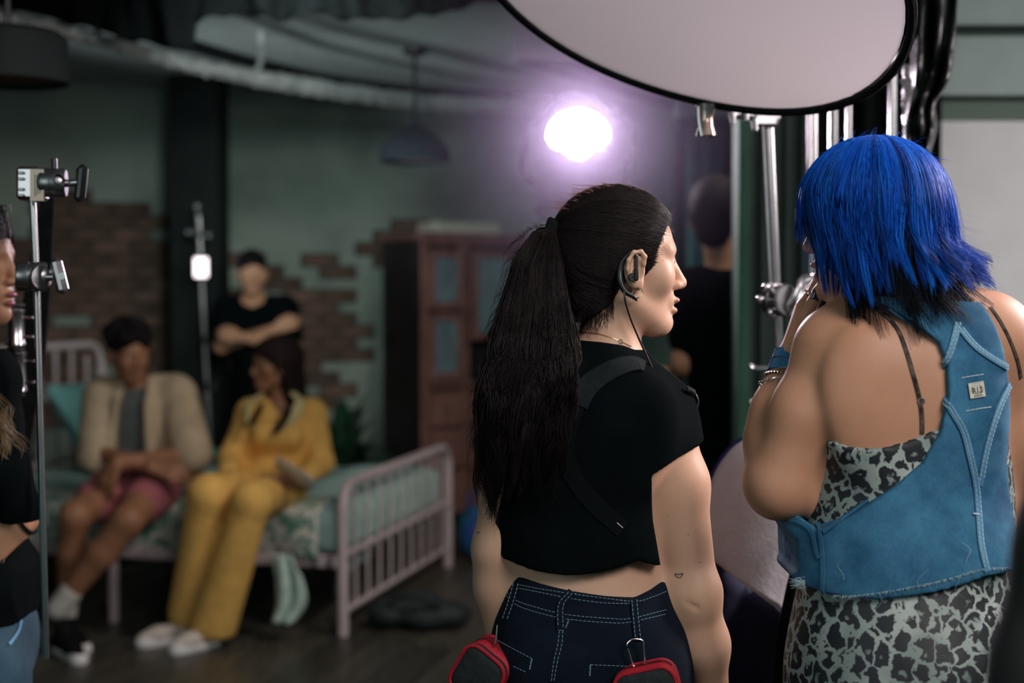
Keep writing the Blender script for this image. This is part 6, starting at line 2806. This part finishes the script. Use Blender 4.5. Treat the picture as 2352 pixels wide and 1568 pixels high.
def coarse(F, name, m, parent, fine=None, st=.010):
    lo, hi = F.bounds()
    xs, ys = axis_pts(lo[0] - .02, hi[0] + .02, st), axis_pts(lo[1] - .02, hi[1] + .02, st)
    zs = axis_pts(lo[2] - .02, hi[2] + .02, st)
    if fine is not None:
        zs = zaxis([(lo[2] - .02, fine[0], st), (fine[0], fine[1], .005), (fine[1], hi[2] + .02, st)]) if fine[1] < hi[2] else zaxis([(lo[2] - .02, fine[0], st), (fine[0], hi[2] + .02, .004)])
        xs, ys = axis_pts(lo[0] - .02, hi[0] + .02, st * .75), axis_pts(lo[1] - .02, hi[1] + .02, st * .75)
    V, Fc = surface_nets(xs, ys, zs, F.eval(xs, ys, zs))
    return mk(name, V, Fc, m, parent, True)


def on_floor(p, z):
    q = np.array(p, float)
    q[2] = z
    return q


# --- D: man on the bed
wd = empty('person', on_floor(P(160, 1430, 5.75), 0), 'man in an open beige shirt and pink shorts sitting on the bed', 'person')


def Dm(px, py, d=6.22):
    return P(px, py, d)


hD = Head(Dm(297, 812, 6.16), (.62, -.75, -.22), s=1.02)
F = Fld()
F.cone(Dm(240, 905, 6.25), Dm(402, 900, 6.25), .062, .062, .05)
F.ell(Dm(318, 990, 6.25), (.165, .12, .20), .06)
F.ell(Dm(320, 1085, 6.25), (.155, .13, .13), .06)
TD = list(range(len(F.p)))
F.cone(Dm(300, 850, 6.2), Dm(315, 905, 6.25), .056, .062, .03)
F.cone(Dm(228, 915, 6.22), Dm(222, 1040, 6.10), .052, .045, .03)
F.cone(Dm(222, 1040, 6.10), Dm(345, 1072, 5.90), .042, .030, .02)
fig_hand(F, Dm(350, 1073, 5.90), nrm(RT * .9 - UP * .2 - FW * .1), nrm(-FW * .8 + UP * .5), -1, 1.05)
F.cone(Dm(415, 910, 6.22), Dm(436, 1045, 6.12), .054, .046, .03)
F.cone(Dm(436, 1045, 6.12), Dm(270, 1062, 5.84), .043, .030, .02)
fig_hand(F, Dm(266, 1064, 5.83), nrm(-RT * .35 - UP * .9 - FW * .1), nrm(-FW * .9 - RT * .3), 1, 1.05)
hip = [Dm(275, 1115, 6.15), Dm(365, 1115, 6.15)]
kn1, an1 = P(172, 1185, 5.72), P(152, 1395, 5.82)
kn2, an2 = P(292, 1195, 5.66), P(142, 1385, 5.66)
F.path([hip[0], kn1], [.082, .060], .03)
F.path([kn1, kn1 * .6 + an1 * .4, an1], [.058, .054, .036], .03)
F.path([hip[1], kn2], [.085, .062], .03)
F.path([kn2, kn2 * .6 + an2 * .4, an2], [.060, .056, .037], .03)
hD.add(F)
coarse(F, 'body', M['skin_brown'], wd, (hD.o[2] - .13, hD.o[2] + .05))
hD.features(wd, M['brow'], M['eyewhite'], M['iris'], mat('lip_brown', (.22, .09, .07), .5))
f = Fld()
f.ell(hD.w((0, -.03, .055)), (.098, .112, .086), .0, 'u', hD.M)
for i in range(46):
    d_ = nrm(np.array([RNG.normal(), RNG.normal() - .3, abs(RNG.normal()) + .2]))
    f.ell(hD.w(np.array([0, -.03, .055]) + d_ * np.array([.09, .10, .08])), (.024, .024, .024), .012)
f.ell(hD.w((0, .10, -.012)), (.070, .07, .082), .012, 's', hD.M)
for i in range(14):
    f.ell(hD.w((RNG.uniform(-.065, .065), RNG.uniform(.05, .075), RNG.uniform(.066, .098))), (.020, .018, .020), .010)
garment('curly_hair', f, .008, M['hair_fill'], wd)
T = F.copy(.008, TD)
garment('grey_tee', T, .010, mat('grey_tee', (.085, .10, .10), .9, var=.15), wd, [cutter([(100, 880), (285, 888), (330, 888), (500, 870), (520, 1120), (100, 1120)], 6.25)])
shirt_m = mat('beige_linen', (.46, .365, .25), .9, var=.12, vscale=14, bump=.5, bscale=14)
T = F.copy(.020, TD)
T.cone(Dm(228, 915, 6.22), Dm(221, 1052, 6.10), .075, .082, .04)
T.cone(Dm(412, 912, 6.22), Dm(438, 1040, 6.12), .080, .092, .04)
T.cone(Dm(420, 1030, 6.22), Dm(440, 1105, 6.22), .07, .06, .04)
T.cone(Dm(285, 880, 6.20), Dm(262, 930, 6.16), .028, .020, .03)
T.cone(Dm(338, 880, 6.20), Dm(352, 930, 6.15), .028, .020, .03)
T.cone(Dm(338, 925, 6.13), Dm(345, 1060, 6.08), .022, .022, .03)
T.cone(Dm(272, 925, 6.13), Dm(262, 1060, 6.08), .022, .022, .03)
garment('beige_shirt', T, .009, shirt_m, wd, [cutter([(120, 840), (270, 848), (350, 846), (520, 860), (540, 1140), (440, 1140), (400, 1096), (340, 1080), (250, 1075), (235, 1072), (190, 1058), (120, 1060)], 6.2)],
        cuts=[cutter([(296, 850), (332, 850), (334, 930), (342, 1140), (268, 1140), (274, 930)], 6.15)])
Sh = Fld()
for h_, k_ in zip(hip, (kn1, kn2)):
    Sh.cone(h_ * .95 + k_ * .05, h_ * .45 + k_ * .55, .105, .092, .03)
Sh.ell(Dm(320, 1110, 6.22), (.175, .15, .10), .04)
shorts = garment('pink_shorts', Sh, .010, mat('pink_cotton', (.34, .10, .12), .9, var=.15, bump=.3, bscale=20), wd)
sock = mat('white_sock', (.55, .53, .50), .9, var=.05)
for k_, a_, c_ in ((kn1, an1, (-.02, 0)), (kn2, an2, (-.02, 0))):
    f = Fld()
    dv = nrm(a_ - k_)
    f.cone(a_ - dv * .06, a_ + dv * .03, .046, .044, .01)
    garment('sock', f, .010, sock, wd)
    hh = on_floor(a_, 0)
    shoe('sneaker', .009, wd, hh - nrm([.55, -.8, 0]) * .03, (.55, -.8, 0), M['black_cloth'], M['paper'], .28)

# --- E: woman in yellow
we = empty('person', on_floor(P(440, 1450, 5.8), 0), 'woman in a yellow knit suit with black bows seated on the bed', 'person')


def Em(px, py, d=6.2):
    return P(px, py, d)


hE = Head(Em(628, 836, 6.16), (-.86, -.50, -.06), s=1.0)
F = Fld()
F.cone(Em(578, 948, 6.2), Em(712, 948, 6.2), .055, .055, .05)
F.ell(Em(640, 1020, 6.2), (.125, .10, .17), .05)
F.ell(Em(622, 1105, 6.2), (.13, .12, .11), .05)
F.ell(Em(612, 1000, 6.10), (.06, .05, .05), .04)
F.ell(Em(660, 1000, 6.10), (.06, .05, .05), .04)
TE = list(range(len(F.p)))
F.cone(Em(640, 870, 6.18), Em(645, 935, 6.2), .044, .052, .03)
F.cone(Em(572, 955, 6.2), Em(530, 1052, 6.12), .042, .036, .03)
F.cone(Em(530, 1052, 6.12), Em(525, 1092, 5.93), .034, .026, .02)
fig_hand(F, Em(527, 1094, 5.91), nrm(RT * .5 - UP * .4 - FW * .7), nrm(UP * .7 - FW * .5), 1, .95)
F.cone(Em(722, 955, 6.2), Em(736, 1062, 6.16), .042, .036, .03)
F.cone(Em(736, 1062, 6.16), Em(682, 1102, 5.92), .034, .026, .02)
fig_hand(F, Em(676, 1104, 5.90), nrm(-RT * .8 - UP * .2 - FW * .4), nrm(-FW * .6 - UP * .6), 1, .95, (.6, .7, .5))
kE1, aE1 = P(478, 1135, 5.74), P(428, 1405, 5.86)
kE2, aE2 = P(578, 1150, 5.70), P(490, 1432, 5.78)
hE.add(F)
coarse(F, 'body', M['skin_brown'], we, (hE.o[2] - .13, hE.o[2] + .05))
hE.features(we, M['brow'], M['eyewhite'], M['iris'], M['lip_red'])
f = Fld()
f.ell(hE.w((0, -.02, .04)), (.085, .112, .085), .0, 'u', hE.M)
f.cone(hE.w((0, -.06, .0)), hE.w((-.01, -.085, -.16)), .075, .055, .04)
f.cone(hE.w((.06, -.02, .0)), hE.w((.055, -.055, -.15)), .036, .028, .03)
f.cone(hE.w((-.06, -.02, .0)), hE.w((-.055, -.055, -.15)), .036, .028, .03)
f.ell(hE.w((0, .088, -.035)), (.075, .075, .088), .01, 's', hE.M)
garment('hair', f, .008, mat('brown_black_hair', (.016, .010, .009), .7, var=.3, vscale=60, spec=.1), we)
yel = mat('yellow_knit', (.78, .46, .12), .88, var=.1, vscale=20, bump=.3, bscale=60)
T = F.copy(.014, TE)
T.cone(Em(574, 955, 6.2), Em(530, 1055, 6.12), .058, .055, .03)
T.cone(Em(530, 1055, 6.12), Em(524, 1085, 5.97), .050, .045, .03)
T.cone(Em(720, 955, 6.2), Em(737, 1062, 6.16), .060, .056, .03)
T.cone(Em(737, 1062, 6.16), Em(700, 1096, 5.98), .052, .044, .03)
T.ell(Em(620, 1100, 6.18), (.14, .13, .07), .04)
garment('yellow_cardigan', T, .009, yel, we, cuts=[cutter([(606, 850), (690, 850), (676, 920), (650, 958), (622, 925)], 6.15)])
Pn = Fld()
for h_, k_, a_, fl in ((Em(585, 1120, 6.15), kE1, aE1, .075), (Em(655, 1120, 6.15), kE2, aE2, .098)):
    Pn.cone(h_, k_, .094, .080, .03)
    Pn.cone(k_, a_, .078, fl, .03)
Pn.ell(Em(620, 1115, 6.2), (.16, .14, .10), .04)
Pn.ell(np.array([aE2[0], aE2[1], -.9]), (3, 3, .94), .001, 's')
garment('yellow_trousers', Pn, .010, yel, we)
cream = mat('cream_trim', (.58, .50, .24), .9)
for pts in ([(604, 905, 6.12), (575, 925, 6.09), (566, 962, 6.05), (590, 985, 6.03)], [(672, 902, 6.12), (690, 925, 6.08), (668, 965, 6.04), (640, 990, 6.03)]):
    b = MB()
    b.tube(smooth_path([Em(*q) for q in pts], 16), np.interp(np.linspace(0, 1, 16), [0, .5, 1], [.016, .028, .008]), 10, flat=.45)
    b.build('collar', cream, we)
for pts in ([(604, 925, 6.05), (590, 950, 6.02), (578, 975, 6.01)], [(668, 925, 6.04), (655, 960, 6.0), (632, 992, 6.0)]):
    b = MB()
    b.tube(smooth_path([Em(*q) for q in pts], 12), np.interp(np.linspace(0, 1, 12), [0, .3, 1], [.008, .020, .016]), 8, flat=.5)
    b.build('black_bow', M['black_cloth'], we)
for a_, dr in ((aE1, (-.72, -.55, 0)), (aE2, (-.55, -.7, 0))):
    shoe('slipper', .009, we, on_floor(a_, 0) - nrm(dr) * .02, dr, mat('white_slipper', (.60, .54, .50), .85, var=.05), M['paper'], .245)
# script pages
pp = empty('script_pages', Em(690, 1105, 5.84), 'white script pages held on the lap of the woman in yellow', 'paper')
for k in range(3):
    G = []
    for t in np.linspace(0, 1, 6):
        G.append([Em(634 + 85 * t - 8 * s, 1062 + 55 * t + 26 * s + 6 * math.sin(t * 3.1), 5.86 - .05 * t + .10 * s - .003 * k) + UP * (.012 * math.sin(t * 3) + .002 * k) for s in np.linspace(-.5, .5, 5)])
    sheet('page', G, M['paper'], pp, .0012)

# --- F: standing behind the bed with folded arms
wf = empty('person', on_floor(P(580, 1100, 8.05), 0), 'person in a black tee standing with folded arms behind the bed', 'person')


def Fm(px, py, d=8.05):
    return P(px, py, d)


hF = Head(Fm(580, 626, 7.98), (.30, -.94, -.14), s=1.02)
F = Fld()
F.cone(Fm(522, 706), Fm(655, 706), .062, .062, .05)
F.ell(Fm(590, 770), (.165, .11, .20), .06)
F.ell(Fm(590, 880), (.14, .11, .20), .06)
F.ell(Fm(590, 960), (.165, .12, .16), .06)
TF = list(range(len(F.p)))
F.cone(Fm(582, 662), Fm(586, 708), .052, .058, .03)
F.cone(Fm(518, 712), Fm(508, 795, 7.98), .050, .042, .03)
F.cone(Fm(508, 795, 7.98), Fm(625, 758, 7.88), .038, .029, .02)
fig_hand(F, Fm(630, 757, 7.87), nrm(RT * .8 + UP * .3), nrm(-FW), -1)
F.cone(Fm(660, 712), Fm(672, 795, 7.98), .050, .042, .03)
F.cone(Fm(672, 795, 7.98), Fm(560, 775, 7.84), .038, .029, .02)
fig_hand(F, Fm(555, 774, 7.84), nrm(-RT * .9 + UP * .1), nrm(-FW), 1)
hF.add(F)
coarse(F, 'body', M['skin_olive'], wf, (hF.o[2] - .13, hF.o[2] + .05))
hF.features(wf, M['brow'], M['eyewhite'], M['iris'], M['lip_pink'])
f = Fld()
f.ell(hF.w((0, -.025, .045)), (.086, .108, .085), .0, 'u', hF.M)
f.cone(hF.w((0, -.06, .0)), hF.w((0, -.07, -.08)), .07, .05, .04)
f.ell(hF.w((0, .10, -.03)), (.070, .075, .082), .01, 's', hF.M)
garment('hair', f, .009, M['hair_fill'], wf)
T = F.copy(.012, TF)
T.cone(Fm(518, 712), Fm(509, 775, 8.0), .066, .062, .03)
T.cone(Fm(660, 712), Fm(671, 775, 8.0), .066, .062, .03)
garment('black_tee', T, .011, M['tee'], wf, [cutter([(400, 640), (545, 640), (560, 696), (585, 706), (608, 696), (625, 640), (800, 640), (800, 960), (400, 960)], 8.05)])
Tr = Fld()
Tr.ell(Fm(590, 965), (.178, .135, .14), .04)
for s in (-1, 1):
    q = Fm(590 + s * 34, 1000)
    Tr.cone(q, np.array([q[0] + s * .02, q[1], .50]), .095, .065, .03)
    Tr.cone(np.array([q[0] + s * .02, q[1], .50]), np.array([q[0] + s * .02, q[1], .10]), .063, .055, .03)
    shoe('shoe', .010, wf, np.array([q[0] + s * .02, q[1] + .05, 0]), (s * .2, -1, 0), M['black_cloth'], M['black_plastic'], .27)
garment('dark_trousers', Tr, .012, M['jeans'], wf)

# --- G: man in the dark doorway, seen from behind
DG = 4.75
wg = empty('person', on_floor(P(1660, 1100, DG), 0), 'dark-haired person in a black tee seen from behind in the doorway', 'person')


def Gm(px, py, dd=0.0):
    return P(px, py, DG + dd)


hG = Head(Gm(1648, 500), (.35, .93, -.05), s=1.04)
F = Fld()
F.cone(Gm(1590, 668), Gm(1790, 668), .070, .070, .05)
F.ell(Gm(1690, 770), (.175, .12, .22), .06)
F.ell(Gm(1690, 930), (.15, .115, .22), .06)
F.ell(Gm(1690, 1060), (.165, .125, .16), .06)
TG = list(range(len(F.p)))
F.cone(Gm(1655, 570), Gm(1672, 650), .058, .068, .03)
F.cone(Gm(1590, 680), Gm(1572, 830, .0), .055, .043, .03)
F.cone(Gm(1572, 830), Gm(1540, 880, .20), .040, .029, .02)
hand(F, Gm(1536, 876, .21), nrm(FW * .8 - RT * .3 + UP * .3), nrm(UP - RT * .4), 1)
F.cone(Gm(1795, 680), Gm(1815, 840), .055, .043, .03)
F.cone(Gm(1815, 840), Gm(1790, 930, .2), .040, .029, .02)
hand(F, Gm(1788, 935, .21), nrm(FW * .8 - RT * .3), nrm(UP + RT * .4), -1)
hG.add(F)
coarse(F, 'body', M['skin_olive'], wg, None, .007)
hG.features(wg, M['brow'], M['eyewhite'], M['iris'], M['lip_pink'])
f = Fld()
f.ell(hG.w((0, -.025, .045)), (.092, .115, .095), .0, 'u', hG.M)
f.cone(hG.w((0, -.06, .0)), hG.w((0, -.062, -.045)), .075, .06, .04)
f.ell(hG.w((0, .11, -.03)), (.070, .075, .085), .01, 's', hG.M)
garment('hair', f, .008, M['hair_fill'], wg)
T = F.copy(.012, TG)
T.cone(Gm(1592, 680), Gm(1578, 775), .070, .064, .03)
T.cone(Gm(1793, 680), Gm(1808, 775), .070, .064, .03)
garment('black_tee', T, .010, M['tee'], wg, [cutter([(1450, 540), (1600, 560), (1622, 600), (1655, 612), (1690, 605), (1715, 560), (1950, 540), (1950, 1060), (1450, 1060)], DG)])
Tr = Fld()
Tr.ell(Gm(1690, 1070), (.18, .14, .14), .04)
for s in (-1, 1):
    q = Gm(1690 + s * 58, 1120)
    Tr.cone(q, np.array([q[0] + s * .02, q[1], .50]), .098, .07, .03)
    Tr.cone(np.array([q[0] + s * .02, q[1], .50]), np.array([q[0] + s * .02, q[1], .10]), .067, .058, .03)
    shoe('shoe', .010, wg, np.array([q[0] + s * .02, q[1] - .05, 0]), (s * .2, 1, 0), M['black_cloth'], M['black_plastic'], .27)
garment('dark_trousers', Tr, .012, M['black_cloth'], wg)
b = MB()
for k in (-.012, 0, .012):
    b.ring(Gm(1648, 432, -.09) + FW * .02 + RT * k * .2, -FW, .012, .005, 14, 6)
b.build('hair_glint', M['silver'], wg)  # silver rings added to imitate a bright glint on the dark hair

# --- H: shoulder close to the camera
DH = 1.12
wh = empty('person', (P(2700, 1500, DH)[0], P(2700, 1500, DH)[1], 0), 'blurred dark-clothed person cut off by the frame beside the denim vest', 'person')


def Hm(px, py, dd=0.0):
    return P(px, py, DH + dd)


hH = Head(Hm(2910, 330), (-.5, .85, 0))
F = Fld()
F.cone(Hm(2620, 1080), Hm(3200, 1080), .060, .060, .05)
F.ell(Hm(2910, 1340), (.165, .115, .22), .06)
F.ell(Hm(2910, 1900), (.16, .115, .26), .06)
TH_ = list(range(len(F.p)))
F.cone(Hm(2910, 560), Hm(2910, 950), .055, .062, .04)
F.cone(Hm(2560, 1200), Hm(2475, 1560), .046, .042, .03)
F.cone(Hm(2475, 1560), Hm(2470, 1900), .042, .042, .03)
F.cone(Hm(2470, 1900), Hm(2490, 2500, .05), .040, .028, .03)
hand(F, Hm(2490, 2530, .05), -UP, -RT, -1)
F.cone(Hm(3200, 1160), Hm(3210, 1900), .050, .042, .03)
F.cone(Hm(3210, 1900), Hm(3200, 2500), .040, .028, .03)
hand(F, Hm(3200, 2530), -UP, RT, 1)
hH.add(F)
coarse(F, 'body', M['skin_olive'], wh, None, .008)
hH.features(wh, M['brow'], M['eyewhite'], M['iris'], M['lip_pink'])
f = Fld()
f.ell(hH.w((0, -.025, .045)), (.088, .11, .09), .0, 'u', hH.M)
f.ell(hH.w((0, .10, -.03)), (.072, .075, .085), .01, 's', hH.M)
garment('hair', f, .009, M['hair_fill'], wh)
T = F.copy(.012, TH_)
T.cone(Hm(2474, 1290), Hm(2440, 1560), .046, .048, .04)
T.cone(Hm(2440, 1560), Hm(2450, 1900), .048, .052, .04)
T.cone(Hm(2450, 1900), Hm(2480, 2450, .05), .054, .042, .03)
T.cone(Hm(3200, 1160), Hm(3210, 1900), .062, .055, .03)
T.cone(Hm(3210, 1900), Hm(3200, 2450), .054, .042, .03)
garment('dark_jacket', T, .008, mat('dark_jacket', (.020, .019, .020), .85, var=.2), wh)
Tr = Fld()
Tr.ell(Hm(2910, 2150), (.18, .14, .16), .04)
for s in (-1, 1):
    q = Hm(2910 + s * 260, 2350)
    Tr.cone(q, np.array([q[0], q[1], .50]), .098, .07, .03)
    Tr.cone(np.array([q[0], q[1], .50]), np.array([q[0], q[1], .10]), .067, .058, .03)
    shoe('shoe', .010, wh, np.array([q[0], q[1] - .05, 0]), (0, 1, 0), M['black_cloth'], M['black_plastic'], .26)
garment('dark_trousers', Tr, .012, M['black_cloth'], wh)
